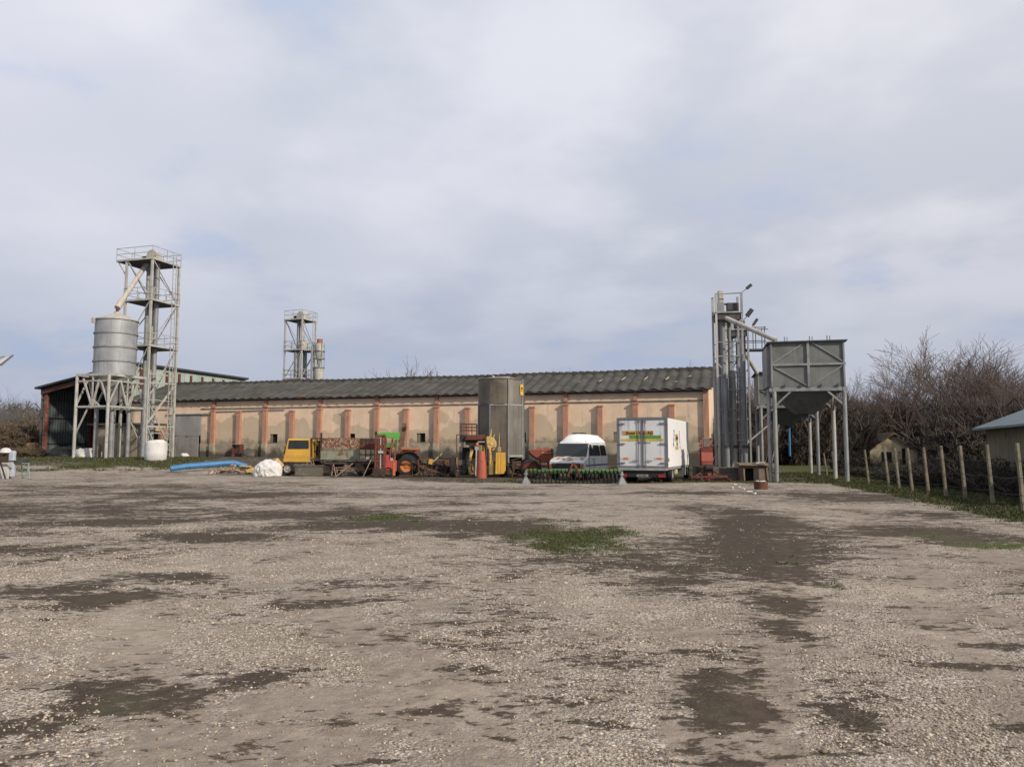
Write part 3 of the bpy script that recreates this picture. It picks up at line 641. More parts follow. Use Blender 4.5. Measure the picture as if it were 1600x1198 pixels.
for k in (1, 2, 3):
    z = Zt+.05+k*(zt_-Zt-.05)/4; MB().lathe([(Rs+.02, z-.07), (Rs+.08, z-.06), (Rs+.08, z+.06), (Rs+.02, z+.07)], 40, (cx_, cy_, 0)).build('hoop', galv, silo, smooth=True)
MB().lathe([(Rs+.1, zt_-.06), (Rs+.1, zt_+.02), (.25, zt_+.62), (.25, zt_+.75), (0, zt_+.76)], 40, (cx_, cy_, 0)).build('cone_roof', beige, silo, smooth=True)
MB().box((cx_-.75, cy_-Rs-.08, zt_-.2), (.18, .25, .4)).build('hatch', beige, silo)
MB().lathe([(Rs-.03, Zt+.05), (.22, Zl_+.2), (.22, Zl_-.5), (.0, Zl_-.5)], 32, (cx_, cy_, 0)).build('hopper', galv, silo, smooth=True)
for k in range(4):
    x, y = cx_+(.9 if k % 2 else -.9)*.9, cy_+(.9 if k > 1 else -.9)
    MB().tube([(x, y, -.3), (x, y, Zl_)], .17, 10).build('post', galv, silo, smooth=True)

# ---------------------------------------------------------------- elevator towers
def elevator(name, label, loc, rz, w, d, H, decks, mm_, over=.0, head=(0,0), tubes=(), rail=1.05, spout=None, motor=True, legr=.11):
    tw = T(name, label, 'tower', loc, rz)
    for x in (-w, 0):
        for y in (0, d): MB().bar((x, y, -.3), (x, y, H), legr*1.6).build('leg', mm_, tw)
    zs = [0.3]+list(decks)+[H]; zs = sorted(set(zs))
    for (a0, a1) in (((-w,0),(0,0)), ((0,0),(0,d)), ((-w,d),(0,d)), ((-w,0),(-w,d))):
        b = MB()
        for i in range(len(zs)-1):
            z0, z1 = zs[i], zs[i+1]
            if z1-z0 > 4.5: segs = [(z0, (z0+z1)/2), ((z0+z1)/2, z1)]
            else: segs = [(z0, z1)]
            for k, (p0, p1) in enumerate(segs):
                b.bar((*(a0 if (i+k) % 2 else a1), p0), (*(a1 if (i+k) % 2 else a0), p1), .07)
                if k: b.bar((*a0, p0), (*a1, p0), .07)
        b.build('bracing', mm_, tw)
    for k, z in enumerate(list(decks)+[H]):
        ov = over if z == H else 0
        b = MB(); b.b2((-w-ov-.1, -.1, z-.09), (.1, d+.1, z)); 
        b.build('deck', darkst, tw)
        b = MB()
        for p, q in (((-w-ov-.1,-.1),(.1,-.1)), ((.1,-.1),(.1,d+.1)), ((.1,d+.1),(-w-ov-.1,d+.1)), ((-w-ov-.1,d+.1),(-w-ov-.1,-.1))):
            b.bar((*p, z-.05), (*q, z-.05), .1, .16)
            for hgt in (rail*.5, rail): b.bar((*p, z+hgt), (*q, z+hgt), .05)
            for f in (0, .5): b.bar((p[0]+(q[0]-p[0])*f, p[1]+(q[1]-p[1])*f, z), (p[0]+(q[0]-p[0])*f, p[1]+(q[1]-p[1])*f, z+rail), .045)
        b.build('railing', mm_, tw)
    if over:
        for y in (0, d): MB().bar((-w-over, y, H-.1), (-w, y, H-1.5), .08).build('bracket', mm_, tw)
    for x, y, r, z0, z1 in tubes: MB().tube([(x, y, z0), (x, y, z1)], r, 12).build('elevator_leg', galv, tw, smooth=True)
    hx, hy = head
    hb = MB().b2((hx-.55, hy-.35, H), (hx+.55, hy+.35, H+.55)); hb.lathe([(.55, -.35), (.55, .35)], 20, (hx, hy, H+.55), 'y'); hb.prism([(hx+.55*math.cos(a), H+.55+.55*math.sin(a)) for a in [i*math.pi/12 for i in range(13)]], 'xz', hy-.35, hy+.35)
    hb.build('elevator_head', beige, tw)
    if motor: MB().b2((hx-1.15, hy-.2, H+.15), (hx-.62, hy+.2, H+.62)).build('motor', black, tw, bevel=.04)
    b = MB(); lx, ly = .12, d*.75
    for yy in (ly-.2, ly+.2): b.bar((lx+.12, yy, 0), (lx+.12, yy, H+.9), .05)
    for k in range(int(H/.45)): b.bar((lx+.12, ly-.2, .3+k*.45), (lx+.12, ly+.2, .3+k*.45), .035)
    b.build('ladder', mm_, tw)
    return tw
C2 = Vector((SX0, SY0, 0))+Matrix.Rotation(GRID, 3, 'Z') @ Vector((0, FD+.02, 0))
zb = sgz
def zat(px, py, Y): return W(px, py, Y).z
H1 = zat(240, 402, C2.y)-zb
t1 = elevator('elevator_tower', 'tall grey grain elevator tower with three railed decks beside the silo', (C2.x+.1, C2.y+.15, zb), GRID, 2.75, 3.3, H1,
   [zat(238, 466, C2.y)-zb, zat(233, 538, C2.y)-zb], galvL, over=.95, head=(-1.2, 1.5), tubes=[(-1.75, 1.5, .17, 0, H1), (-.75, 1.5, .2, 0, H1)])
# spout from the tower head down to the silo
A_ = Vector((-1.75, 1.3, H1-.05)); 
wp = Vector((SX0, SY0, sgz))+Matrix.Rotation(GRID, 3, 'Z') @ Vector((cx_, cy_, zt_+.75))
B_ = Matrix.Rotation(-GRID, 3, 'Z') @ (wp-Vector((C2.x+.1, C2.y+.15, zb)))
B_ = B_+Vector((0, 0, .35))
MB().tube([A_, A_+(B_-A_)*.1, A_+(B_-A_)*.85], .2, 12).tube([A_+(B_-A_)*.83, B_], .26, 12).build('spout', beige, t1, smooth=True)
MB().tube([B_-Vector((0,0,.0)), B_-Vector((0,0,.5))], .13, 10).build('spout_neck', rustm, t1, smooth=True)
# lower stage rails and diagonal on the tower's right face
b = MB(); b.bar((.0, .1, 3.0), (.0, 3.2, 6.4), .13); b.bar((0, .1, 2.75), (0, 3.2, 2.75), .14); b.bar((0, .1, 6.5), (0, 3.2, 6.6), .14); b.bar((0, .1, 7.3), (0, 3.2, 7.3), .1)
for z in (2.2, 3.6, 4.5): b.bar((-.2, 1.2, z), (-.2, 2.9, z), .1)
b.bar((-.2, 2.9, 1.8), (-.2, 2.9, 4.6), .08); b.bar((0, .2, 2.6), (0, 1.5, .4), .08)
b.build('stage_rail', galvL, t1)

# tower behind the warehouse roof
Yb = 92.
pb = GP(488, Yb); 
Hb = zat(470, 497, Yb)-.9
t2 = elevator('elevator_tower', 'smaller grey elevator tower standing far behind the warehouse roof', (W(470, 600, Yb).x, Yb, .9), GRID-.12, 2.55, 2.6, Hb,
   [zat(470, 545, Yb)-.9, zat(470, 590, Yb)-.9], galvL, head=(-1.1, 1.3), tubes=[(-1.55, 1.3, .2, 0, Hb), (-1.1, .7, .2, 0, Hb), (-.6, 1.4, .25, 0, Hb-3), (-1., .3, .3, 0, Hb-4)])
MB().tube([(-.6, .6, Hb-.2), (.0, .5, Hb-3.4)], .18, 10).build('spout', galv, t2, smooth=True)
MB().lathe([(.1, .9), (.55, .7), (.6, 0), (.5, -.2)], 14, (-.4, .6, Hb-3.5)).build('fan_housing', beige, t2, smooth=True)
zc = zat(497, 595, Yb)-.9
cyc = T('cyclone_silo', 'pale slim cyclone silo with an orange top behind the warehouse roof', 'silo', (W(497, 600, Yb).x+.1, Yb, .9), 0)
MB().lathe([(.56, -.5), (.56, zc+1.5), (.6, zc+1.52), (.6, zc+1.6), (.3, zc+1.65)], 20).build('drum', galvL, cyc, smooth=True)
MB().lathe([(.12, zc+1.62), (.36, zc+2.7), (.52, zc+3.3), (.52, zc+4.3), (.36, zc+4.55)], 20).build('cyclone', galvL, cyc, smooth=True)
MB().lathe([(.4, zc+4.45), (.36, zc+4.6), (.34, zc+5.05), (0, zc+5.1)], 16).build('outlet', M('orange red cap', (.28,.12,.07), rough=.8), cyc, smooth=True)
b = MB()
for z in (zc+1.6, zc+2.7, zc+3.6):
    b.lathe([(.58, z-.05), (.66, z-.05), (.66, z+.05), (.58, z+.05)], 20)
for k in range(4): b.bar((.62*math.cos(k*1.57+.7), .62*math.sin(k*1.57+.7), zc+1.5), (.62*math.cos(k*1.57+.7), .62*math.sin(k*1.57+.7), zc+4.6), .05)
b.build('cage', galv, cyc)
MB().tube([(-.85, 0, -.5), (-.85, 0, zc+4.1), (-.75, 0, zc+4.3), (-.4, 0, zc+4.35)], .2, 12).build('duct', galvS, cyc, smooth=True)

# right hand towers on the concrete platform
pf = T('concrete_platform', 'low cracked concrete platform carrying the right hand elevators', 'platform', (10.6, 41.6, 0), GRID*.35)
b = MB(); b.b2((-.2, 0, -.4), (3.3, 5.2, .66)); b.b2((-.5, -.35, -.4), (3.4, -.02, .32)); b.build('slab', concd, pf, bevel=.04)
MB().b2((2.75, -.15, .67), (3.4, .6, .9)).build('loose_slab', conc, pf)
def rtower(loc, H, w, label, tub, second=False):
    tw = T('elevator_tower', label, 'tower', loc, GRID*.35)
    for x in (0, w):
        for y in (0, 1.2): MB().bar((x, y, 0), (x, y, H+(1.05 if not second else .2)), .11).build('leg', galv if x else galvL, tw)
    b = MB()
    for z in [1.9, 3.2, 4.3, 5.1, 6.2, 7.0]:
        if z < H-.5: 
            b.bar((0, 0, z), (w, 0, z), .05); b.bar((w, 0, z+.1), (w, 1.2, z+.1), .05); b.bar((0, 1.2, z), (w, 1.2, z), .05)
    b.bar((0, 1.2, H-3.2), (w, 1.2, H-1.2), .07); b.bar((0, 0, H+1.0), (w, 0, H+1.05), .06) if not second else None
    b.bar((0, 0, H-2.9), (.25, 0, H-3.2), .07)
    b.build('bracing', galv, tw)
    MB().b2((-.05, -.1, H-.09), (w+.05, 1.3, H)).build('deck', galv, tw)
    MB().b2((.05, 0, H-.45), (w-.05, 1.2, H-.1)).build('gearbox_tray', darkst, tw)
    for x, y, r in tub: MB().tube([(x, y, 0), (x, y, H)], r, 14).build('elevator_leg', colm, tw, smooth=True)
    MB().b2((.1, .2, H), (.5, .75, H+.55)).build('head_box', galv, tw, bevel=.02)
    if not second: MB().b2((.2, .3, H+.56), (.5, .7, H+1.3)).build('elevator_head', beige, tw, bevel=.05)
    MB().tube([(.5, .45, H+.5), (w-.5, .45, H+.5)], .06, 8).b2((w-.75, .25, H+.12), (w-.1, .65, H+.55)).build('motor', darkst, tw, bevel=.03)
    b = MB()
    for xx in (w-.45, w-.12): b.bar((xx, 1.28, .2), (xx, 1.28, H-.6), .035)
    for k in range(int((H-.8)/.3)): b.bar((w-.45, 1.28, .3+k*.3), (w-.12, 1.28, .3+k*.3), .025)
    b.build('ladder', darkst, tw)
    return tw
Y1 = 43.; x1 = XA(1122.5, Y1)
Hr = zat(1138, 487, Y1)-.66
r1 = rtower((x1, Y1, .66), Hr, 1.42, 'grey twin leg elevator tower nearest the warehouse corner', [(.42, .55, .15), (.25, .8, .09), (.85, .9, .1)])
MB().tube([(.25, .3, Hr-.05), (.55, .1, Hr-.35), (2.85, -1.75, zat(1203, 532, 41)-.66)], .13, 12).build('spout', galvL, r1, smooth=True)
def floodlight(tw, p, q, s=.24):
    p, q = Vector(p), Vector(q); MB().bar(p, p+(q-p)*.55, .05).build('lamp_arm', galv, tw)
    MB().bar(p+(q-p)*.5, q, .12, s*.7).build('floodlight', darkst, tw, bevel=.02)
floodlight(r1, (1.42, 0, Hr+1.05), (1.98, -.1, Hr+1.5)); floodlight(r1, (1.5, .6, Hr-.6), (2.1, .5, Hr+.2), .36)
Y2 = 48.; x2 = XA(1137, Y2)
H2 = zat(1150, 514, Y2)-.3
r2 = rtower((x2, Y2, .3), H2, 1.35, 'shorter grey elevator tower behind the nearest one by the hoppers', [(.35, .4, .17), (1.0, .3, .22)], True)
MB().tube([(.9, .3, H2-.6), (1.05, .2, zat(1165, 550, Y2)-.1), (2.05, .9, zat(1191, 584, 49)-.3)], .13, 12).build('spout', galvL, r2, smooth=True)
floodlight(r2, (1.4, 0, H2-.2), (1.95, -.1, H2+.6))
b = MB(); wz = zat(1180, 545, Y2)-.3
b.b2((.9, .1, wz-.1), (2.6, .9, wz))
for zz_ in (.5, 1.35): b.bar((.9, .1, wz+zz_), (2.5, .1, wz+zz_), .045); b.bar((.9, .9, wz+zz_), (2.8, .9, wz+zz_), .045)
for xx in (1.2, 1.85, 2.4):
    for yy in (.1, .9): b.bar((xx, yy, wz), (xx, yy, wz+1.4), .045)
b.build('walkway', darkst, r2)
for pxx, Yc, r_, zt2, mt, lb in ((1119, 44.6, .10, 6.0, cream, 'pair of cream drain columns standing at the warehouse corner'), (1135, 42.6, .135, 4.9, colm, 'thick blue grey pipe column rising from the concrete platform'), (1163, 42.9, .12, 6.3, colm, 'slender grey pipe column with a dark clamp on the platform'), (1147, 44.2, .14, 5.5, galvL, 'pale pipe column in the middle of the platform')):
    o = T('pipe_column', lb, 'pipe', (XA(pxx, Yc), Yc, .66))
    MB().tube([(0, 0, -.02), (0, 0, zt2)], r_, 14).build('pipe', mt, o, smooth=True)
    MB().tube([(0, 0, 1.05), (0, 0, 1.2)], r_+.03, 14).build('clamp', darkst, o, smooth=True)
    if r_ == .1:
        MB().tube([(.3, 0, -.02), (.3, 0, zt2)], .07, 10).build('pipe', mt, o, smooth=True); MB().b2((-.2, -.15, -.05), (.5, .2, .1)).build('foot', conc, o)

# ---------------------------------------------------------------- raised hoppers
def hopper(label, pl, pr, Y, yrot, ztop, zbeam, dep, tall=0):
    xl, xr = XA(pl, Y), XA(pr, Y); w = xr-xl
    h = T('storage_hopper', label, 'hopper', (xl, Y, 0), yrot)
    for x in (0, w):
        for y in (0, dep): MB().tube([(x, y, -.4), (x, y, zbeam)], .105, 12).build('leg', galv if not (x and y) else galvL, h, smooth=True)
    b = MB()
    for p, q in (((-.25,0),(w+.15,0)), ((w,-.1),(w,dep+.1)), ((w+.15,dep),(-.25,dep)), ((0,dep+.1),(0,-.1))): b.bar((*p, zbeam+.1), (*q, zbeam+.1), .16, .2)
    b.build('base_frame', galv, h)
    for p, q in (((0,0),(1,0)), ((0,dep),(1,dep))):
        y = p[1]; MB().bar((0, y, zbeam-.75), (.8, y, zbeam), .09).build('knee_brace', galv, h); MB().bar((w, y, zbeam-.75), (w-.8, y, zbeam), .09).build('knee_brace', galv, h)
    MB().bar((w, dep, zbeam-.9), (w, dep-.8, zbeam), .09).build('knee_brace', galv, h)
    z0, z1 = zbeam+.21, ztop
    b = MB(); b.b2((-.15, -.05, z0), (w+.05, 0, z1)); b.b2((-.15, dep, z0), (w+.05, dep+.05, z1)); b.b2((-.15, 0, z0), (-.1, dep, z1)); b.b2((w, 0, z0), (w+.05, dep, z1)); b.build('bin', hopm, h)
    MB().b2((-.3, -.25, z1), (w+.2, dep+.2, z1+.06)).build('roof', darkst, h)
    zm = (z0+z1)/2; b = MB(); y = -.1
    b.bar((w/2, y, z0), (w/2, y, z1), .12, .1); b.bar((-.15, y-.002, zm), (w+.1, y-.002, zm), .1, .1)
    for p, q in (((-.05, zm+.1), (w*.42, z1-.1)), ((w*.55, z1), (w, zm+.1)), ((0, zm-.1), (w/2-.05, z0+.05)), ((w/2+.1, z0+.05), (w-.05, zm-.1))): b.bar((p[0], y+.02, p[1]), (q[0], y+.02, q[1]), .07, .05)
    for k in (-.1, w+.02): b.bar((k, y, z0), (k, y, z1), .08)
    b.build('stiffener', galv, h)
    b = MB()
    for k in (.45, 1.25, w*.66, w-.35): b.prism([(k-.1, z0), (k+.08, z0), (k+.06, z0+.16)], 'xz', -.16, -.06)
    b.build('gusset', darkst, h)
    # sloping bottom
    cxh, cyh, zc_ = w/2, dep/2, zbeam-1.1
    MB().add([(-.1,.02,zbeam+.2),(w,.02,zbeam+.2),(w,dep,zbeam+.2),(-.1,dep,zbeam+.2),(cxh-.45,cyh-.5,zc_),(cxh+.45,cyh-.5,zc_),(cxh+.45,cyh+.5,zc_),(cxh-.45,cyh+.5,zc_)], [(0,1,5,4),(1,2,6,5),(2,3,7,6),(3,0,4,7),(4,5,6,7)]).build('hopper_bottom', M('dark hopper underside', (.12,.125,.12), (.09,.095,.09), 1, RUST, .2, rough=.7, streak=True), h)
    MB().tube([(cxh, cyh, zc_+.05), (cxh, cyh, zc_-.35)], .16, 10).build('outlet', darkst, h)
    for k in (.62, 1.85, 2.7):
        if k < w: MB().bar((k, .5, z1), (k, .5, z1+.38), .05).bar((k+.13, .5, z1), (k+.13, .5, z1+.36), .04).build('vent_pipe', galv, h)
    return h
h1 = hopper('large grey braced grain hopper on tall legs nearest the fence', 1211, 1313, 39.4, -R(13.5), zat(1260, 535, 39.1), zat(1260, 611, 39.1), 3.4)
b = MB().tube([(-.28, .15, -.3), (-.28, .15, 4.7)], .1, 10); b.build('drain_pipe', galv, h1, smooth=True)
MB().b2((-.3, .5, 4.9), (-.16, 3.2, 7.0)).build('side_plate', galv, h1)
h2 = hopper('second grey grain hopper standing behind the large one', 1189, 1271, 48.8, -R(13.5), zat(1230, 582, 48.5), zat(1230, 637, 48.5), 3.3)
MB().tube([(1.85, 1.6, 1.2), (1.85, 1.6, 3.4)], .07, 8).build('sampling_pipe', blueP, h2, smooth=True)
MB().bar((-3.0, -1.5, .3), (.6, .1, 3.3), .09).bar((.5, .3, .2), (1.1, .3, 3.2), .07).bar((-3.5, -.5, .2), (-1.8, 0, 2.9), .06).build('stay', galv, h2)

# ---------------------------------------------------------------- house, shed and fence on the right
hs = T('ruined_cottage', 'small ochre gabled cottage with broken plaster and a black window', 'house', (W(1396, 700, 68).x, 68, .15), -.12)
hs.scale = (.93, .93, .9)
b = MB(); b.prism([(-2.15, -.6), (2.15, -.6), (2.15, 1.55), (0, 3.0), (-2.15, 1.55)], 'xz', 0, .3); b.b2((-2.15, .3, -.6), (-1.85, 6, 1.55)); b.b2((1.85, .3, -.6), (2.15, 6, 1.55)); b.b2((-1.85, 5.7, -.6), (1.85, 6, 1.55)); b.build('wall', ochre, hs)
b = MB(); b.prism([(-2.6, 1.3), (0, 3.08), (2.6, 1.3), (2.6, 1.5), (0, 3.3), (-2.6, 1.5)], 'xz', -.4, 6.3); b.build('roof', tilesm, hs)
b = MB(); b.b2((-1.1, -.05, .45), (-.2, .02, 1.35)); w_ = b.build('window', dark, hs)
MB().b2((-1.2, -.1, .35), (-.1, -.0, .45)).build('sill', conc, w_)
MB().b2((.75, -.05, .1), (1.05, .02, 1.7)).build('door_gap', dark, hs)
bs = T('blue_roofed_shed', 'long tan shed under a pale blue grey roof at the right edge', 'shed', (24.6, 40, 0), -R(19))
b = MB(); b.prism([(0, -.4), (8.6, -.4), (8.6, 2.75), (4.3, 4.5), (0, 2.75)], 'xz', -22, -.3); b.build('wall', tanw, bs)
b = MB()
for sx_ in (0, 1):
    X0, X1 = (-.55, 4.3) if sx_ == 0 else (9.15, 4.3)
    b.prism([(X0, 2.62), (X1, 4.58), (X1, 4.68), (X0, 2.72)][::1 if sx_ == 0 else -1], 'xz', -22.4, .25)
b.build('roof', roofs, bs)
fe = T('wire_fence', 'leaning yellowish concrete posts strung with wire along the right side', 'fence', (0,0,0))
fr = random.Random(4); posts = []
for k, (px, pb_, pt) in enumerate([(1592,798,693),(1545,787,695),(1503,780,697),(1473,775,697),(1446,771,699),(1421,767,700),(1401,763,701),(1385,760,703),(1354,755,703),(1290,743,708),(1303,746,706)]):
    Y = dist(pb_); top = W(px-3, pt, Y); posts.append((Y, XA(px, Y), top))
Ye = 18.2; posts.append((Ye, fence_x(Ye), Vector((fence_x(Ye)+.05, Ye, 1.85))))
posts.sort(key=lambda q: q[0])
for Y, x, top in posts:
    g = gz(x, Y); dx = top.x-x
    MB().add([(x-.05,Y-.05,g-.2),(x+.05,Y-.05,g-.2),(x+.05,Y+.05,g-.2),(x-.05,Y+.05,g-.2),(x+dx-.04,Y-.04,top.z),(x+dx+.04,Y-.04,top.z+.02),(x+dx+.04,Y+.04,top.z+.02),(x+dx-.04,Y+.04,top.z)], [(0,3,2,1),(4,5,6,7),(0,1,5,4),(1,2,6,5),(2,3,7,6),(3,0,4,7)]).build('post', postm, fe, bevel=.012)
b = MB()
for f in (.25, .5, .76):
    pts = []
    for i in range(len(posts)-1):
        (Ya, xa, ta), (Yc, xc, tc_) = posts[i], posts[i+1]; pa = Vector((xa, Ya, 0)); pc = Vector((xc, Yc, 0))
        for k in range(4):
            g = k/4; p = (pa+(ta-pa)*f)*(1-g)+(pc+(tc_-pc)*f)*g; p.z -= .05*math.sin(g*math.pi); p.x -= .07; pts.append(p)
    b.tube(pts, .006, 4)
b.build('wire', darkst, fe)
# street lamp at the left edge of the yard
sl = T('street_lamp', 'white street lamp head reaching in at the left edge', 'lamp', (XA(-75, 32), 32, 0))
lz = zat(5, 556, 32)
MB().tube([(0,0,-.3), (0,0,lz-.3)], [.09, .06], 12).build('pole', galvL, sl, smooth=True)
hx = XA(16, 32)-XA(-75, 32)
MB().tube([(0,0,lz-.5), (.5,0,lz-.1), (hx-.75,0,lz-.12), (hx-.35,0,lz-.0)], .035, 8).build('arm', galvL, sl, smooth=True)
MB().add([(hx-.62,-.1,lz-.28),(hx,-.08,lz+.06),(hx,.08,lz+.06),(hx-.62,.1,lz-.28),(hx-.55,-.12,lz-.42),(hx-.08,-.1,lz-.02),(hx-.08,.1,lz-.02),(hx-.55,.12,lz-.42)][:8], [(0,1,2,3),(7,6,5,4),(0,4,5,1),(1,5,6,2),(2,6,7,3),(3,7,4,0)]).build('lamp_head', lampm, sl, bevel=.03)
# ---------------------------------------------------------------- vehicles and machines
def wheel(parent, c, r, w, rim=None, axis='x', tm=None, rr_=.55, name='wheel'):
    prof = [(r*rr_, -w/2), (r*.9, -w/2), (r, -w*.32), (r, w*.32), (r*.9, w/2), (r*rr_, w/2)]
    o = MB().lathe(prof, 28, c, axis).build(name, tm or tyre, parent, smooth=True)
    p2 = [(r*rr_+.005, -w*.42), (r*rr_*.8, -w*.30), (r*.2, -w*.22), (r*.18, -w*.4), (.0, -w*.4)]
    rm = MB().lathe(p2, 24, c, axis).lathe([(a, -b_) for a, b_ in p2][::-1], 24, c, axis)
    rm.build('rim', rim or alum, o, smooth=True); return o
def place(px, Y): return Vector((XA(px, Y), Y, gz(XA(px, Y), Y)))

# box truck seen from behind
tk = T('box_truck', 'white box truck with printed rear doors parked facing the warehouse', 'truck', place(1002.5, 37.6), -R(21.5))
doorw = M('dimmed white door', (.62,.63,.64), (.56,.57,.58), .8, (.36,.34,.32), .06, 2, rough=.4, grain=.05, streak=True, spec=.5)  # rear's weaker light painted in as a greyer white, with a little grime
w, z0, z1, L = 1.21, .76, 3.17, 6.8
b = MB(); b.b2((-w, .08, z0), (w, L, z1)); b.build('cargo_box', whitet, tk, bevel=.03)
b = MB()
for x in (-w+.02, w-.02): b.b2((x-.06, -.02, z0-.02), (x+.06, .09, z1+.02))
b.b2((-w+.08, -.015, z1-.09), (w-.08, .09, z1+.03)); b.b2((-w+.08, -.015, z0-.03), (w-.08, .09, z0+.06)); b.b2((-.035, -.02, z0+.06), (.035, .05, z1-.09))
b.build('rear_frame', greyfr, tk)
for s in (-1, 1):
    x0, x1_ = sorted((s*.04, s*(w-.09))); b = MB(); b.b2((x0, .01, z0+.07), (x1_, .07, z1-.10)); d = b.build('door', doorw, tk, bevel=.01)
    b = MB()
    for q in (.16, ): b.tube([(s*q, -.035, z0+.02), (s*q, -.035, z1-.05)], .02, 8)
    b.b2((s*.16-.05, -.06, z1-.22), (s*.16+.05, -.01, z1-.06)); b.b2((s*.16-.05, -.06, z0+.02), (s*.16+.05, -.01, z0+.14)); b.bar((s*.16, -.05, z0+.34), (s*.5, -.05, z0+.33), .035); b.b2((s*.16-.04, -.06, 1.95), (s*.16+.04, -.01, 2.02))
    b.build('lock_rod', greyfr, d)
    for z in (z0+.22, z0+1.15, z1-.28): MB().b2((s*(w-.36), -.045, z-.035), (s*(w+.04), -.022, z+.035)).build('hinge', greyfr, d)
    c0 = s*(w-.12); b = MB(); b.b2((c0-s*.5, .0, z0+.36), (c0, .008, z0+.50)); mk = b.build('marker_board', M('pale marker board', (.62,.55,.47), (.55,.45,.36), 6, rough=.4), d)
    MB().prism([(c0-s*.12, z0+.40), (c0-s*.36, z0+.40), (c0-s*.42, z0+.47), (c0-s*.18, z0+.47)][::s], 'xz', -.006, -.001).build('stripe', M('red marker stripe', (.55,.12,.05)), mk)
# printed bands run over both doors
def band(x0, x1_, za, zb_, m): 
    for a_, c_ in ((x0, min(x1_, -.05)), (max(x0, .05), x1_)):
        if c_ > a_: MB().b2((a_, .002, za), (c_, .0085, zb_)).build('banner', m, tk)
band(-.98, .56, 2.33, 2.55, banO); band(-.62, .93, 2.16, 2.325, banG); band(-1.06, 1.04, 2.04, 2.155, banY)
text('Emmi - K\u00e4se AG', .2, ink, tk, (-.14, -.003, 2.435), (R(90), 0, 0), 'door_lettering', shear=.25, sx=.98, off=.004)
text('www.emmi.ch', .11, ink, tk, (.1, -.004, 1.965), (R(90), 0, 0), 'web_lettering', shear=.3)
# side print
MB().b2((w, 2.4, 2.05), (w+.006, 3.25, 2.42)).build('side_logo', banO, tk); MB().b2((w, 2.7, 1.82), (w+.006, 3.2, 2.03)).build('side_logo', banG, tk); MB().b2((w, 2.4, 1.62), (w+.006, 3.3, 1.80)).build('side_logo', banO, tk)
text('Emmi', .3, ink, tk, (w+.012, 2.83, 2.23), (R(90), 0, R(90)), 'side_lettering', shear=.2)
text('frisch', .42, inkb, tk, (w+.012, 1.95, 2.2), (R(90), R(-75), R(90)), 'side_lettering', shear=.2); text('Molkerei', .28, inkb, tk, (w+.012, 3.75, 2.15), (R(90), R(75), R(90)), 'side_lettering', shear=.2)
MB().b2((w, .35, 1.05), (w+.02, .48, 1.22)).build('side_vent', black, tk)
b = MB(); b.b2((-w, -.02, .62), (w, .14, .74)); b.b2((-w+.03, .14, .64), (w-.03, L, .75)); b.build('subframe', alum, tk, bevel=.01)
b = MB(); b.b2((-.42, .2, .4), (-.3, 8.2, .66)); b.b2((.3, .2, .4), (.42, 8.2, .66)); b.b2((-1.0, .55, .42), (1.0, .75, .62)); b.build('chassis', darkst, tk)
b = MB(); b.b2((-1.12, .02, .3), (1.12, .16, .45)); b.b2((-1.1, .1, .44), (1.1, .22, .62)); bp_ = b.build('bumper', black, tk)
MB().b2((-.28, -.0, .31), (.28, .018, .43)).build('licence_plate', M('dirty plate', (.3,.3,.28), (.2,.2,.19), 8), bp_)
text('AG 41782', .09, ink, bp_, (0, -.004, .37), (R(90), 0, 0), 'plate_lettering')
for s in (-1, 1): MB().b2((s*.78, -.03, .30), (s*1.08, .03, .44)).build('tail_light', redlens, bp_)
for s in (-1, 1):
    for o in (0, .27): wheel(tk, (s*(1.06-o), 1.75, .42), .42, .23, alum)
    wheel(tk, (s*.95, 7.5, .42), .42, .24, alum)
    MB().lathe([(.50, -.14), (.53, -.14), (.53, .14), (.50, .14)], 16, (s*1.0, 1.75, .42), 'x', -.4, 2.6).build('mudguard', greyfr, tk)
b = MB(); b.prism([(6.9,.5),(8.6,.45),(8.65,1.1),(8.35,1.95),(8.1,2.2),(6.95,2.25)], 'yz', -.84, .84); cb = b.build('cab', whitem, tk, bevel=.06)
for s in (-1, 1):
    MB().b2((s*.835, 7.2, 1.25), (s*.85, 8.1, 1.95)).build('side_window', glass, cb); MB().bar((s*.83, 8.2, 1.3), (s*.95, 8.2, 1.4), .04).b2((s*.9, 8.15, 1.3), (s*1.02, 8.23, 1.6)).build('mirror', black, cb)
b = MB(); b.add([(-.9,8.63,1.25),(.9,8.63,1.25),(.85,8.36,2.0),(-.85,8.36,2.0)], [(0,1,2,3)]); b.build('windscreen', glass, cb)
MB().b2((w-.45, 2.9, .35), (w-.08, 3.5, .62)).build('fuel_tank', cream, tk, bevel=.05)
MB().b2((w-.06, 4.6, .25), (w-.02, 5.7, .62)).build('side_guard', whitem, tk)

# old van, nose to the camera
vn_ = T('old_van', 'old white van with rusty bonnet parked nose forward behind the green hoe', 'van', place(904, 43.2), R(180)-R(23))
prof = [(-2.45,.42),(-2.5,1.2),(-2.42,1.95),(-2.2,2.05),(.75,2.08),(1.02,1.98),(1.52,1.22),(2.12,1.06),(2.24,.98),(2.26,.62),(2.24,.42)]
def hw(z): return .98 if z < 1.15 else .98-.16*(z-1.15)/.9
vs = []; N_ = len(prof)
for x in (-1, -.55, 0, .55, 1):
    for y, z in prof:
        up = .05*(1-x*x) if z > 1.9 else 0; fy = -.12*abs(x)**3 if y > 1.0 else 0
        vs.append((x*hw(z), y+fy, z+up))
fs = [((k)*N_+i, (k)*N_+(i+1) % N_, (k+1)*N_+(i+1) % N_, (k+1)*N_+i) for k in range(4) for i in range(N_)]
fs += [tuple(range(N_-1, -1, -1)), tuple(4*N_+i for i in range(N_))]
MB().add(vs, fs).build('body', whitem, vn_, smooth=True, bevel=.03)
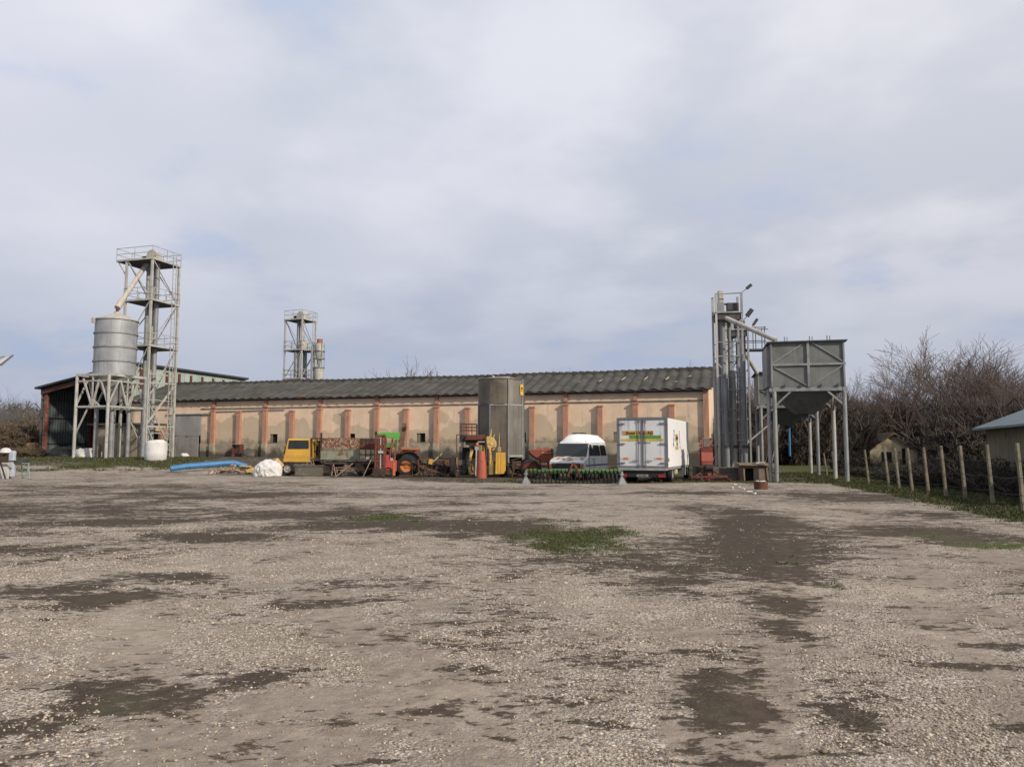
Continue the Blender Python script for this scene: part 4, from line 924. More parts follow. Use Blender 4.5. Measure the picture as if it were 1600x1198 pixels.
# high roof cap
rp = [(-2.42,1.96),(-2.3,2.35),(-1.9,2.47),(.1,2.5),(.55,2.4),(.95,2.06),(1.02,1.97)]; vs = []; N_ = len(rp)
for x in (-1, -.9, -.6, 0, .6, .9, 1):
    for y, z in rp:
        zz_ = 1.96+(z-1.96)*(1-abs(x)**5*.92); vs.append((x*(.875-.02*(z-1.96)), y-(.15*x*x if y > .4 else 0), zz_))
fs = [(k*N_+i, k*N_+i+1, (k+1)*N_+i+1, (k+1)*N_+i) for k in range(6) for i in range(N_-1)]
MB().add(vs, fs).build('roof', vanwhite, vn_, smooth=True)
MB().b2((-.35, -.4, 2.5), (.35, .1, 2.56)).build('roof_hatch', black, vn_, bevel=.02)
b = MB(); b.add([(-.86,1.425,1.27),(.86,1.425,1.27),(.80,.99,1.93),(-.80,.99,1.93)], [(0,1,2,3)])
def van_front(z, x): # point on the screen plane, following the bow of the body
    f = (z-1.22)/.76; y = 1.52-.5*f; return y-.12*abs(x)**3+.03
vs = []; xs_ = [-.86,-.6,-.3,0,.3,.6,.86]
for x in xs_:
    for z in (1.27, 1.6, 1.92): vs.append((x*(1-.04*(z-1.27)), van_front(z, x), z+.01))
ws = MB().add(vs, [(3*i+j, 3*i+3+j, 3*i+4+j, 3*i+1+j) for i in range(6) for j in range(2)]).build('windscreen', glass, vn_, smooth=True)
b = MB()
for j, z in ((0, 1.255), (1, 1.935)):
    b.tube([(x, van_front(z, x)+.005, z) for x in xs_], .022, 6)
for x in (-.87, .87): b.tube([(x, van_front(z, x)+.005, z) for z in (1.255, 1.6, 1.935)], .022, 6)
b.build('gasket', black, ws)
MB().bar((-.35, 1.55, 1.24), (.15, 1.45, 1.3), .02).bar((.1, 1.55, 1.24), (.55, 1.42, 1.3), .02).build('wiper', black, ws)
MB().add([(-.85,1.50,1.245),(.85,1.50,1.245),(.93,2.0,1.105),(-.93,2.0,1.105),(0,1.57,1.262),(0,2.12,1.112)], [(0,3,5,4),(4,5,2,1)]).build('bonnet', vanhood, vn_)
MB().add([(-.93,2.0,1.108),(0,2.125,1.115),(.93,2.0,1.108),(.93,2.1,.96),(0,2.235,.965),(-.93,2.1,.96)], [(0,5,4,1),(1,4,3,2)]).build('bonnet_lip', vanhood, vn_)
b = MB(); b.b2((-.78, 2.1, .62), (.78, 2.285, .9)); gr_ = b.build('grille', black, vn_, bevel=.02)
for s in (-1, 1):
    MB().lathe([(0, .14), (.1, .12), (.12, 0)], 16, (s*.62, 2.17, .76), 'y').build('headlight', glass, gr_, smooth=True)
    MB().b2((s*.80, 2.02, .62), (s*.955, 2.20, .88)).build('indicator', amber, vn_, bevel=.02)
    wheel(vn_, (s*.86, 1.55, .36), .36, .2, alum); wheel(vn_, (s*.86, -1.45, .36), .36, .2, alum)
    q = lambda y, z: (s*(hw(z)+.006), y, z)
    def pane(pts, nm, m): 
        p = [q(*a) for a in pts]; return MB().add(p, [tuple(range(len(p))) if s > 0 else tuple(reversed(range(len(p))))]).build(nm, m, vn_)
    pane([(.35,1.28),(1.15,1.28),(.95,1.62),(.78,1.9),(.38,1.9)], 'door_window', glass)
    pane([(-1.0,1.28),(.2,1.28),(.2,1.88),(-1.0,1.88)], 'side_window', glass); pane([(-2.25,1.28),(-1.12,1.28),(-1.12,1.88),(-2.2,1.88)], 'side_window', glass)
    pane([(-2.4,.74),(1.9,.74),(1.9,.82),(-2.4,.82)], 'trim_strip', greyfr)
    b = MB()
    for yy in (.28, 1.22): b.bar((s*.983, yy, .5), (s*.983, yy, 1.2), .02)
    b.build('door_seam', greyfr, vn_); MB().bar((s*1.0, .42, 1.1), (s*1.0, .56, 1.1), .03).build('handle', black, vn_)
    MB().bar((s*.95, 1.1, 1.35), (s*1.15, 1.15, 1.4), .03).b2((s*1.1, 1.1, 1.3), (s*1.26, 1.17, 1.68)).build('mirror', black, vn_, bevel=.02)
MB().b2((-.98, 2.0, .40), (.98, 2.34, .58)).build('bumper', greyfr, vn_, bevel=.04)
MB().b2((.35, 1.0-.02, 1.72), (.75, 1.09, 1.74)).build('sun_visor', cream, vn_)

# green rotary hoe lying across the front of the van
hoe = T('rotary_hoe', 'long green rotary hoe with rows of spiked wheels in front of the van', 'implement', place(895, 37.3), -.025)
hoed = M('oily black iron', (.028,.026,.024), (.018,.017,.016), 4, (.06,.035,.022), .25, 6, rough=.85)
hl = 2.33; rh = random.Random(12)
greenm = M('worn green paint', (.065,.17,.045), (.05,.11,.035), 6, (.07,.06,.03), .4, 10, rough=.65)
MB().bar((-hl, .2, .56), (hl, .2, .56), .1, .1).bar((-hl, .75, .5), (hl, .75, .5), .09).build('tool_bar', greend, hoe)
unit = None
def hoe_unit(x, m):
    j = rh.uniform(-.03, .03); a = MB(); a.tube([(x-.07, .04, .62+j), (x+.07, .04, .62+j)], .085, 8).b2((x-.04, .0, .5), (x+.04, .24, .68+j)); e_ = MB().bar((x, .1, .55), (x, .0, .26), .05, .09).bar((x, .05, .56), (x, .75, .5), .05, .06).bar((x, .7, .52), (x, .48, .27), .05, .08)
    o = a.build('row_unit', m, hoe, bevel=.02)
    e_.build('arm', hoed, o); s_ = MB()
    for yy in (-.04, .48):
        xo = x+(.045 if yy > 0 else 0); s_.tube([(xo-.03, yy, .255), (xo+.03, yy, .255)], .06, 8)
        s_.lathe([(.0,-.012),(.13,-.012),(.13,.012),(0,.012)], 14, (xo, yy, .255), 'x')
        for k in range(14):
            a_ = k*math.pi/7+x*3; p = (xo, yy+.15*math.cos(a_), .255+.15*math.sin(a_)); e = (xo, yy+.255*math.cos(a_+.35), max(.005, .255+.255*math.sin(a_+.35)))
            s_.bar((xo, yy, .255), p, .022, .035); s_.bar(p, e, .02, .032)
    s_.build('spiked_wheel', hoed, o)
for k in range(24):
    x = -hl+.1+k*(2*hl-.2)/23; hoe_unit(x, greenm if k < 11 else greend)
MB().bar((-.28, -.12, .35), (.0, -.05, 1.02), .07).bar((.36, -.12, .28), (.0, -.05, 1.02), .07).bar((-.25, .1, .62), (0, 0, 1.0), .06).bar((.3, .1, .62), (0, 0, 1.0), .06).build('hitch', redd, hoe)
for px, lb, Yc in ((821, 'grey flared metal foot at the left end of the green hoe', 37.0), (970, 'grey flared metal foot at the right end of the green hoe', 36.4)):
    o = T('flared_foot', lb, 'stand', place(px, Yc), .3)
    MB().add([(-.2,-.12,.0),(.22,-.16,0),(.2,.14,0),(-.18,.16,0),(-.06,-.05,.32),(.07,-.05,.32),(.07,.06,.32),(-.06,.06,.32)], [(0,3,2,1),(4,5,6,7),(0,1,5,4),(1,2,6,5),(2,3,7,6),(3,0,4,7)]).build('shoe', M('grey sheet shoe', (.17,.185,.2), (.12,.13,.14), 4, rough=.5), o)
    MB().tube([(0,0,.3), (.02,0,.62)], .06, 8).b2((-.08, -.08, .44), (.09, .08, .5)).build('stem', galv, o)

# mobile grain dryer
dy = T('grain_dryer', 'tall octagonal brown steel grain dryer with a yellow warning plate', 'dryer', (XA(783.5, 48.2), 48.2, 0), math.atan2(XA(783.5,48.2), 48.2)*-1)
dr_ = 1.47; zt = zat(783, 594, 48.2); zm = zat(783, 634, 48.2); zl2 = zat(800, 712, 48.2)
angs = [R(-73), R(-28), R(17), R(62), R(107), R(152), R(197), R(242)]
P8 = lambda a_, r=dr_: (r*math.sin(a_), -r*math.cos(a_))
for i in range(8):
    a_, c_ = P8(angs[i]), P8(angs[(i+1) % 8]); m_ = dryst2 if i == 2 else dryst
    MB().add([(*a_, .9 if i != 2 else zl2), (*c_, .9 if i != 2 else zl2), (*c_, zm), (*a_, zm)], [(0,1,2,3)]).build('lower_panel', m_, dy)
    # upper panels are rolled to a round shell, all but the flat bare one on the right
    vs = []
    for k in range(9):
        f = k/8; an = angs[i]+f*R(45); fx2, fy2 = a_[0]*(1-f)+c_[0]*f, a_[1]*(1-f)+c_[1]*f
        x, y = P8(an, dr_-.01) if i != 2 else (fx2+.05*math.sin(f*math.pi)*math.sin(angs[i]+R(22.5)), fy2-.05*math.sin(f*math.pi)*math.cos(angs[i]+R(22.5)))
        vs += [(x, y, zm+.05), (x, y, zt)]
    MB().add(vs, [(2*k, 2*k+2, 2*k+3, 2*k+1) for k in range(8)]).build('upper_panel', m_, dy, smooth=True)
    b = MB()
    for f in (.35, .68): b.bar((a_[0]*(1-f)+c_[0]*f, a_[1]*(1-f)+c_[1]*f, 1.0 if i != 2 else zl2), (a_[0]*(1-f)+c_[0]*f, a_[1]*(1-f)+c_[1]*f, zm), .025, .025)
    b.build('rib', greyfr, dy); b = MB()
    b.bar((*a_, zm), (*c_, zm), .07, .08); b.build('seam', alum if i in (1, 2) else greyfr, dy)
    MB().bar((*P8(angs[i], dr_+.02), .0 if i in (2, 3, 6, 7) else .6), (*P8(angs[i], dr_+.02), zt if i in (2, 3) else zm), .09).build('corner_post', galv if i in (2, 3) else greyfr, dy)
MB().lathe([(1.5, zt-.03), (1.5, zt+.02), (.5, zt+.2), (0, zt+.22)], 32).build('top', dryst, dy)
MB().b2((-.55, -1.2, zt), (-.42, -1.1, zt+.18)).b2((.1, -1.2, zt), (.5, -.9, zt+.12)).build('top_fitting', beige, dy)
p3 = P8(angs[3], dr_+.05); 
ax_ = (math.cos(R(39.5)), math.sin(R(39.5))); n_ = (math.sin(R(39.5)), -math.cos(R(39.5)))
wpl = MB(); c0 = (p3[0]-ax_[0]*.14+n_[0]*.03, p3[1]-ax_[1]*.14+n_[1]*.03)
wpl.box((c0[0], c0[1], zt-.67), (.24, .02, .66), rz=R(39.5)); wp_ = wpl.build('warning_plate', M('yellow warning plate', (.72,.45,.08), rough=.5, grain=.05), dy)
fg = MB(); fg.lathe([(0,-.008),(.05,-.008),(.05,.008),(0,.008)], 12, (0,0,0), 'y'); 
b = MB(); 
for k in range(10):
    pass
def onplate(u, z, s=.012): return (c0[0]+ax_[0]*u+n_[0]*s, c0[1]+ax_[1]*u+n_[1]*s, zt-.67+z)
MB().add([onplate(-.05,.02), onplate(.06,.02), onplate(.075,.08), onplate(.05,.16), onplate(.0,.2), onplate(-.05,.15), onplate(-.065,.08)], [tuple(range(7))]).build('pictogram', ink, wp_)
MB().add([onplate(-.07,-.06), onplate(.07,-.10), onplate(.06,-.05), onplate(0,-.02)], [(0,1,2,3)]).build('pictogram', ink, wp_)
b = MB()
for a_ in (R(17), R(62)): pass
b.bar((*P8(R(17)), zl2), (*P8(R(62)), zl2), .1, .12); b.build('sill_beam', alum, dy)
MB().b2((-1.1, -1.0, .45), (1.1, 1.6, .62)).b2((-.15, -2.2, .45), (.15, -1, .6)).build('chassis', rustd, dy)
MB().lathe([(1.0, .95), (.4, .55), (0, .55)], 8).build('lower_cone', dryst, dy)
for s in (-1, 1): wheel(dy, (s*.95, .6, .45), .45, .26, rustm)

# yellow tipper truck facing left (local +x to the right along its side)
YT = 48.; yt = T('tipper_truck', 'derelict yellow crew cab truck with a rusty tipper body facing left', 'truck', (XA(447, YT), YT, gz(XA(447, YT), YT)), -.04)
S_ = YT/F
def lx(px): return (px-447)*S_
zc0, zc1 = zat(470, 722, YT), zat(470, 685, YT)
cw = 1.9
b = MB(); b.prism([(lx(443), zc0), (lx(490), zc0-.02), (lx(488), zc1), (lx(450.5), zc1)], 'xz', 0, cw); yc = b.build('cab', yelm, yt, bevel=.07)
b = MB(); b.prism([(lx(452.5), 1.70), (lx(483), 1.71), (lx(482.5), 2.14), (lx(454), 2.15)], 'xz', -.012, .0); sw = b.build('side_window', glass, yc)
b = MB(); 
for p, q in (((452,1.68),(483.5,1.69)),((483.5,1.69),(483,2.16)),((483,2.16),(453.5,2.17)),((453.5,2.17),(452,1.68))): b.bar((lx(p[0]), -.02, p[1]), (lx(q[0]), -.02, q[1]), .045, .03)
b.bar((lx(463), -.02, 1.7), (lx(463), -.02, 2.15), .04, .03); b.build('window_rubber', black, sw)
MB().bar((lx(443.5), -.005, 1.22), (lx(490), -.005, 1.2), .035, .02).bar((lx(444.2), -.005, 1.1), (lx(490), -.005, 1.08), .02, .015).build('body_crease', yelm, yc)
b = MB(); b.add([(lx(443.8)-.02, .15, 1.35), (lx(450)-.02, .15, 2.1), (lx(450)-.02, cw-.15, 2.1), (lx(443.8)-.02, cw-.15, 1.35)], [(0,1,2,3)]); b.build('windscreen', glass, yc)
b = MB(); b.prism([(lx(490)+.0, zc0+.1), (lx(500), zc0+.1), (lx(499), zc1-.1), (lx(491), zc1-.05)], 'xz', .35, cw-.2); b.build('rear_cab_wall', yelp, yt, bevel=.03)
MB().b2((lx(493), .33, 1.25), (lx(497.5), .36, 1.85)).build('cab_opening', dark, yt)
b = MB(); b.bar((lx(489), -.0, .95), (lx(488), 0, zc1+.02), .09); b.bar((lx(503), -.0, .95), (lx(503.5), 0, 2.65), .1); b.bar((lx(487), 0, zc1+.0), (lx(503), 0, zc1-.02), .1); b.bar((lx(489), 0, 1.0), (lx(505), 0, 1.0), .16); b.bar((lx(499), .1, 1.0), (lx(500), .1, 2.2), .08); b.build('bulkhead_frame', rustd, yt)
b = MB(); b.prism([(lx(444), .55), (lx(492), .5), (lx(492), zc0), (lx(443), zc0)], 'xz', .12, cw-.12); b.build('sill', M('grey underbody', (.14,.125,.11), (.09,.08,.07), 3, RUST, .3, rough=.9), yt)
wheel(yt, (lx(452), .02, .43), .43, .26, M('dirty pale rim', (.4,.37,.32), (.25,.22,.19), 6, RUST, .3), 'y'); wheel(yt, (lx(452), cw-.15, .43), .43, .26, rustd, 'y')
for px in (513, 568):
    wheel(yt, (lx(px), .25, .45), .45, .3, rustd, 'y'); wheel(yt, (lx(px), cw-.25, .45), .45, .3, rustd, 'y')
MB().b2((lx(455), .5, .5), (lx(588), .65, .72)).b2((lx(455), 1.25, .5), (lx(588), 1.4, .72)).b2((lx(508), .05, .72), (lx(588), 1.85, .86)).build('chassis', darkst, yt)
zb0, zb1, zb2 = zat(540, 718, YT), zat(540, 701, YT), zat(540, 684, YT)
b = MB(); b.b2((lx(503.5), -.1, zb0), (lx(563), -.02, zb1-.02)); b.bar((lx(503.5), -.12, zb1-.05), (lx(563), -.12, zb1-.05), .05, .05); b.bar((lx(503.5), -.12, zb0+.04), (lx(588), -.12, zb0+.04), .06, .06); b.b2((lx(562), -.16, zb0), (lx(564.5), -.02, zb1)); b.build('side_board', agedgreen, yt)
b = MB(); b.b2((lx(505), -.08, zb1-.01), (lx(563.5), -.03, zb2)); b.build('upper_board', M('peeling rusty board', (.34,.28,.21), (.2,.15,.11), 5, (.15,.06,.03), .55, 9, rough=.9, bump=.4), yt)
MB().b2((lx(503.5), -.02, zb0-.02), (lx(588), 1.95, zb0+.06)).b2((lx(503.5), 1.95, zb0), (lx(588), 2.03, zb2)).b2((lx(503.4), -.0, zb0), (lx(504.6), 1.95, zb2)).build('tipper_floor', rustd, yt)
b = MB(); b.b2((lx(565), -.12, zb0), (lx(587), -.04, zb0+.62)); b.build('side_board', cream, yt)
b = MB()
for px in (574, 582): b.bar((lx(px), -.14, zb0), (lx(px), -.14, zb0+.75), .04)
b.bar((lx(565), -.14, zb0+.33), (lx(587), -.14, zb0+.33), .05); b.build('board_strap', rustd, yt)
b = MB(); b.b2((lx(564), .1, 1.62), (lx(590), .6, 1.95))
for k in range(4): b.tube([(lx(568+k*5.5), .3, 1.95), (lx(568+k*5.5), .3, 2.08)], .06, 8)
b.build('tailgate_load', redd, yt)
# concrete trough in front of the truck, loose steel frame, leaning pole
tr = T('trough', 'long grey concrete trough lying in front of the yellow cab', 'trough', place(482, 46.8), -.03)
MB().b2((-.78, 0, 0), (.82, .55, .58)).b2((-.85, -.04, .585), (.88, .6, .66)).build('trough_body', concd, tr, bevel=.02)
MB().bar((-.1, -.1, .66), (.28, .0, 1.16), .035).bar((.3, -.05, .68), (.12, .05, 1.1), .03).bar((.42, 0, .68), (.26, .1, 1.05), .03).build('rod', wood, tr)
fa = T('steel_frame', 'loose rusty triangular steel drawbar frame leaning under the tipper', 'frame', place(537, 45.5), 0)
MB().bar((-.55, 0, .75), (-.62, -.1, .1), .06).bar((-.62, 0, .1), (-.35, -.3, .02), .06).bar((-.35, -.3, .03), (.62, -.1, .82), .06).bar((-.55, 0, .55), (.45, .0, .58), .06).bar((-.55, 0, .75), (-.32, -.3, .05), .05).bar((-.5, 0, .42), (.2, 0, .42), .04).build('bar', M('pale rusty bar', (.25,.2,.16), (.15,.11,.09), 5, RUST, .4, 6, rough=.9), fa)
po = T('pole', 'thin pale pole leaning beside the red forklift', 'pole', place(569, 45.6), 0)
MB().tube([(0, -.1, .0), (.42, .25, 1.05)], .028, 8).build('shaft', wood, po)

# forklift
fk = T('forklift', 'rusty red forklift with a green roof and raised mast', 'forklift', place(606, 46.2), .12)
S_ = 46.2/F
def fx_(px): return (px-606)*S_
zf = lambda py: zat(606, py, 46.2)
ms = MB()
for px in (588.5, 602): ms.b2((fx_(px)-.06, -.25, .05), (fx_(px)+.06, -.05, zf(680)))
for px in (592, 598.5): ms.b2((fx_(px)-.04, -.18, .1), (fx_(px)+.04, -.02, zf(682)))
ms.b2((fx_(587), -.2, zf(683)), (fx_(603), -.06, zf(679))); ms.b2((fx_(587), -.2, .3), (fx_(603), -.06, .45)); ms.b2((fx_(587), -.2, zf(700)), (fx_(603), -.1, zf(695)))
ms.build('mast', redd, fk)
MB().tube([(fx_(595.5), -.15, .3), (fx_(595.5), -.15, zf(684))], .045, 10).build('lift_cylinder', alum, fk, smooth=True)
MB().b2((fx_(592), -.3, zf(708)), (fx_(600), -.22, zf(704))).build('hose_bracket', alum, fk)
MB().b2((fx_(588), -1.1, .05), (fx_(591.5), -.22, .1)).b2((fx_(599), -1.1, .05), (fx_(603), -.22, .1)).b2((fx_(586), -.28, .08), (fx_(604), -.2, .5)).build('fork', rustd, fk)
b = MB(); b.prism([(fx_(602), .35), (fx_(612), .42), (fx_(614), .3), (fx_(620.5), .3), (fx_(621), .95), (fx_(615), 1.0), (fx_(612), 1.0), (fx_(611), 1.3), (fx_(603), 1.3)], 'xz', 0, 1.0); b.build('body', redb, fk, bevel=.04)
MB().b2((fx_(614.5), -.03, .05), (fx_(618.5), .3, .95)).build('counterweight_leg', M('orange leg', (.5,.14,.05), rough=.6), fk, bevel=.02)
MB().b2((fx_(611), -.04, .95), (fx_(615), .4, 1.12)).build('engine_bits', alum, fk)
b = MB(); b.prism([(fx_(590), zf(683)), (fx_(617), zf(684)), (fx_(618), zf(688.5)), (fx_(623.5), zf(687.5)), (fx_(625), zf(675)), (fx_(590), zf(675.5))], 'xz', -.1, 1.05); b.build('roof', green, fk, bevel=.02)
MB().b2((fx_(604), .0, zf(699)), (fx_(620), 1.0, zf(692))).build('roof_liner', greend, fk); MB().b2((fx_(586), .1, zf(681)), (fx_(589.5), .35, zf(674))).build('work_lamp', black, fk)
b = MB()
for p, q in (((602.5, 684), (603.5, 712)), ((613, 685), (610, 716)), ((618.5, 687), (617.5, 722))):
    for y in (.0, .95): MB().bar((fx_(p[0]), y, zf(p[1])), (fx_(q[0]), y, zf(q[1])), .07).build('guard_post', redm, fk)
b.bar((fx_(603), 0, zf(703)), (fx_(618), 0, zf(703)), .05); b.build('guard_rail', redm, fk)
MB().b2((fx_(605), .3, 1.3), (fx_(612), .7, 1.75)).b2((fx_(611), .3, 1.05), (fx_(619), .75, 1.3)).build('seat', black, fk, bevel=.04)
for x, y in ((fx_(608), .1), (fx_(608), .9), (fx_(619), .9)): wheel(fk, (x, y, .3), .3, .2, rustm, 'y')

# tall rusty conveyor chute propped up
cv_ = T('conveyor_chute', 'tall rusty brown conveyor chute leaning behind the forklift', 'conveyor', place(624, 47.2), 0)
S_ = 47.2/F; c0x = lambda px: (px-624)*S_
b = MB(); b.add([(c0x(622), 0, zat(624,712,47.2)), (c0x(629), 0, zat(624,712,47.2)), (c0x(633.5), .2, zat(624,661,47.2)), (c0x(627.5), .2, zat(624,661,47.2)), (c0x(622), .3, zat(624,712,47.2)), (c0x(629), .3, zat(624,712,47.2)), (c0x(633.5), .5, zat(624,661,47.2)), (c0x(627.5), .5, zat(624,661,47.2))], [(0,1,2,3),(5,4,7,6),(0,4,5,1),(1,5,6,2),(2,6,7,3),(3,7,4,0)]); b.build('chute', M('brown rust sheet', (.17,.095,.062), (.11,.065,.045), 3, (.2,.1,.055), .3, 6, rough=.85), cv_)
MB().b2((c0x(631.5), .0, zat(624,672,47.2)), (c0x(634.5), .25, zat(624,666,47.2))).build('motor', rustd, cv_, bevel=.02)
MB().bar((c0x(621), .2, 1.3), (c0x(618), .3, -.05), .12).bar((c0x(627), .2, 1.3), (c0x(630), .4, -.05), .12).b2((c0x(621), .0, 1.0), (c0x(632), .4, 1.35)).build('leg', rustd, cv_)

# orange wheeled implement
im = T('seed_wagon', 'dark old wagon with an orange wheel and a red pipe above it', 'wagon', place(640, 46.6), .05)
S_ = 46.6/F; ix = lambda px: (px-640)*S_; iz = lambda py: zat(640, py, 46.6)
wheel(im, (ix(636), -.05, .62), .60, .28, orange, 'y', rr_=.58); wheel(im, (ix(636), 1.3, .62), .60, .28, orange, 'y')
MB().lathe([(.0, -.2), (.66, -.2), (.7, 0), (.66, 1.4), (0, 1.4)], 20, (ix(642), .25, .78), 'y').build('drum', black, im, smooth=True)
MB().lathe([(.74, -.2), (.78, -.2), (.78, .15), (.74, .15)], 16, (ix(640), .05, .75), 'y', .2, 2.2).build('mudguard', rustm, im)
MB().tube([(ix(627), .1, iz(701)), (ix(657), .1, iz(702))], .1, 10).build('pipe', M('orange red pipe', (.36,.13,.075), (.28,.1,.06), 4, RUST, .3, rough=.7), im, smooth=True)
MB().bar((ix(645), .1, iz(702)), (ix(645), .1, .1), .05).bar((ix(656), -.1, .75), (ix(628), -.25, .78), .08).bar((ix(646), -.28, iz(722)), (ix(646), -.28, .02), .05).bar((ix(627), -.3, .06), (ix(656), -.3, .06), .07).bar((ix(656), 0, iz(703)), (ix(656), 0, .0), .06).b2((ix(630), .2, iz(712)), (ix(648), .6, iz(703))).build('frame', rustm, im)

# cultivator with a yellow marker plate
cu_ = T('cultivator', 'rusty tine cultivator with a small yellow plate and sloping beam', 'implement', place(680, 46.), .0)
S_ = 46./F; ix2 = lambda px: (px-680)*S_; iz2 = lambda py: zat(680, py, 46.)
MB().bar((ix2(654), 0, iz2(727)), (ix2(704), -.4, iz2(744)), .12, .12).bar((ix2(654), .3, iz2(729)), (ix2(704), .1, iz2(745)), .1).bar((ix2(653), 0, iz2(717)), (ix2(673), 0, iz2(717)), .08).bar((ix2(673), .6, iz2(716)), (ix2(704), .6, iz2(717)), .07).bar((ix2(654), 0, iz2(716)), (ix2(656), 0, .0), .08).bar((ix2(665), -.1, iz2(728)), (ix2(666), -.1, 0), .08).bar((ix2(668), .2, iz2(714)), (ix2(668), .2, .2), .06).build('frame', rustm, cu_)
b = MB()
for k in range(6):
    x = ix2(658+k*8); b.tube([(x, .4, .75), (x+.05, .1, .55), (x-.05, -.05, .25), (x+.12, -.25, .02)], .025, 6); b.tube([(x+.1, 1.0, .75), (x+.15, .7, .55), (x+.05, .55, .25), (x+.22, .35, .02)], .025, 6)
b.bar((ix2(655), .4, .75), (ix2(704), .4, .72), .09); b.bar((ix2(655), 1.0, .75), (ix2(704), 1.0, .72), .09); b.build('tine', rustd, cu_)
MB().box((ix2(674), -.1, iz2(721)), (.22, .05, .3), ry=.25).build('marker_plate', M('sunny yellow plate', (.62,.36,.08), rough=.6), cu_)
MB().bar((ix2(676.5), .0, iz2(722)), (ix2(691), .3, iz2(707.5)), .05, .09).build('lever', M('pale olive lever', (.27,.24,.12), (.2,.18,.1), 4, rough=.8), cu_)
wheel(cu_, (ix2(692), .2, .32), .32, .14, rustd, 'y'); MB().b2((ix2(676), .5, .35), (ix2(705), 1.0, .95)).build('seed_box', rustd, cu_)
MB().lathe([(0,-.05),(.24,-.05),(.24,.05),(0,.05)], 6, (ix2(700), .35, iz2(723)), 'y').build('cover_disc', rustm, cu_)

# yellow harvester-like machine before the dryer
hv = T('beet_harvester', 'dismantled yellow and rust red harvester with a railed deck before the dryer', 'harvester', place(745, 45.), 0)
S_ = 45./F; h_x = lambda px: (px-745)*S_; h_z = lambda py: zat(745, py, 45.)
b = MB()
for px in (718.5, 728, 737, 744): b.bar((h_x(px), .3, h_z(690)), (h_x(px), .3, h_z(662)), .05)
for py in (662, 667, 672): b.bar((h_x(718), .3, h_z(py)), (h_x(744), .3, h_z(py)), .05); b.bar((h_x(718), 1.4, h_z(py)), (h_x(744), 1.4, h_z(py)), .05)
for px in (718.5, 744): b.bar((h_x(px), 1.4, h_z(690)), (h_x(px), 1.4, h_z(662)), .05)
b.build('railing', rustm, hv); MB().bar((h_x(713.5), .1, h_z(679)), (h_x(713.5), .1, 0), .06).bar((h_x(713), .1, h_z(679)), (h_x(719), .2, h_z(679)), .05).build('deck_prop', rustm, hv)
MB().b2((h_x(718), .2, h_z(690)), (h_x(732), 1.5, h_z(679))).b2((h_x(727), .25, h_z(695)), (h_x(757), 1.2, h_z(687))).build('deck', black, hv)
b = MB(); b.add([(h_x(726.5),0,h_z(687)),(h_x(757),0,h_z(687)),(h_x(758.5),-.05,h_z(678.5)),(h_x(730),-.05,h_z(679.5)),(h_x(728),1.1,h_z(687)),(h_x(756),1.1,h_z(687)),(h_x(757.5),1.2,h_z(678.5)),(h_x(731),1.2,h_z(679.5))], [(0,1,2,3),(5,4,7,6),(0,4,5,1),(1,5,6,2),(2,6,7,3),(3,7,4,0)]); b.build('hopper', M('brown red hopper', (.15,.055,.035), (.1,.045,.03), 3, RUST, .35, 5, rough=.75), hv)
MB().b2((h_x(747), -.12, h_z(691)), (h_x(757.5), -.04, h_z(689.3))).build('bright_strip', alum, hv)
MB().b2((h_x(733), .1, h_z(703)), (h_x(758), .9, h_z(692))).b2((h_x(736), .5, .2), (h_x(757), 1.3, h_z(702))).build('gearbox', rustd, hv, bevel=.03); MB().b2((h_x(721), .9, .15), (h_x(737), 1.5, 1.75)).b2((h_x(716), 1.0, .1), (h_x(758), 1.6, .7)).build('machine_body', hoed, hv, bevel=.04)
wheel(hv, (h_x(708), .4, .58), .58, .36, M('rust pink rim', (.24,.12,.08), (.18,.09,.06), 5, RUST, .3, rough=.85), 'x', rr_=.55)
MB().lathe([(0, -.03), (.34, -.03), (.36, .02), (.3, .05), (0, .05)], 20, (h_x(714), .2, .82), 'x').build('rim_plate', M('rust pink plate', (.27,.13,.08), (.18,.09,.06), 5, RUST, .3, rough=.85), hv, smooth=True)
b = MB()
for k in range(5): b.tube([(h_x(720+k*2), .2, .25), (h_x(726+k*2), .2, .9), (h_x(731+k*1.5), .3, 1.5)], .035, 6)
for k in range(6): b.bar((h_x(719+k*2), .15, .35+k*.2), (h_x(729+k*1.2), .15, .3+k*.22), .03)
b.build('chain_elevator', darkst, hv)
MB().tube([(h_x(738), -.1, h_z(702)), (h_x(735), -.15, h_z(715)), (h_x(734.5), -.15, h_z(735)), (h_x(737), -.15, h_z(741))], [.10,.085,.075,.09], 8).tube([(h_x(733), -.15, h_z(738)), (h_x(741), -.15, h_z(741))], .085, 8).tube([(h_x(736), -.1, h_z(722)), (h_x(742), -.1, h_z(740))], .04, 6).build('lifting_arm', yelp, hv, smooth=True)
MB().tube([(h_x(745), -.2, h_z(699)), (h_x(743.5), -.2, h_z(743))], .05, 8).b2((h_x(742.5), -.25, h_z(703)), (h_x(748.5), -.1, h_z(697))).build('hydraulic_ram', alum, hv, smooth=True)
MB().lathe([(0, -.05), (.09, -.04), (.1, .06), (.05, .14), (0, .15)], 12, (h_x(746), -.2, h_z(695))).build('beacon', M('orange beacon', (.6,.16,.06), rough=.4), hv, smooth=True)
MB().bar((h_x(738.5), -.2, .02), (h_x(743.5), -.2, .02), .15).b2((h_x(738.5), -.4, .0), (h_x(743), -.1, .2)).build('foot', darkst, hv)
b = MB(); q = [(760,682),(766,681.5),(772,684.5),(775.5,690),(776,695.5),(773,702),(769,704.5),(770,700),(767.5,698.5),(767.5,706),(768.5,716),(766.5,726),(764.5,726),(765.5,716),(764,706),(762,699),(760,690)]
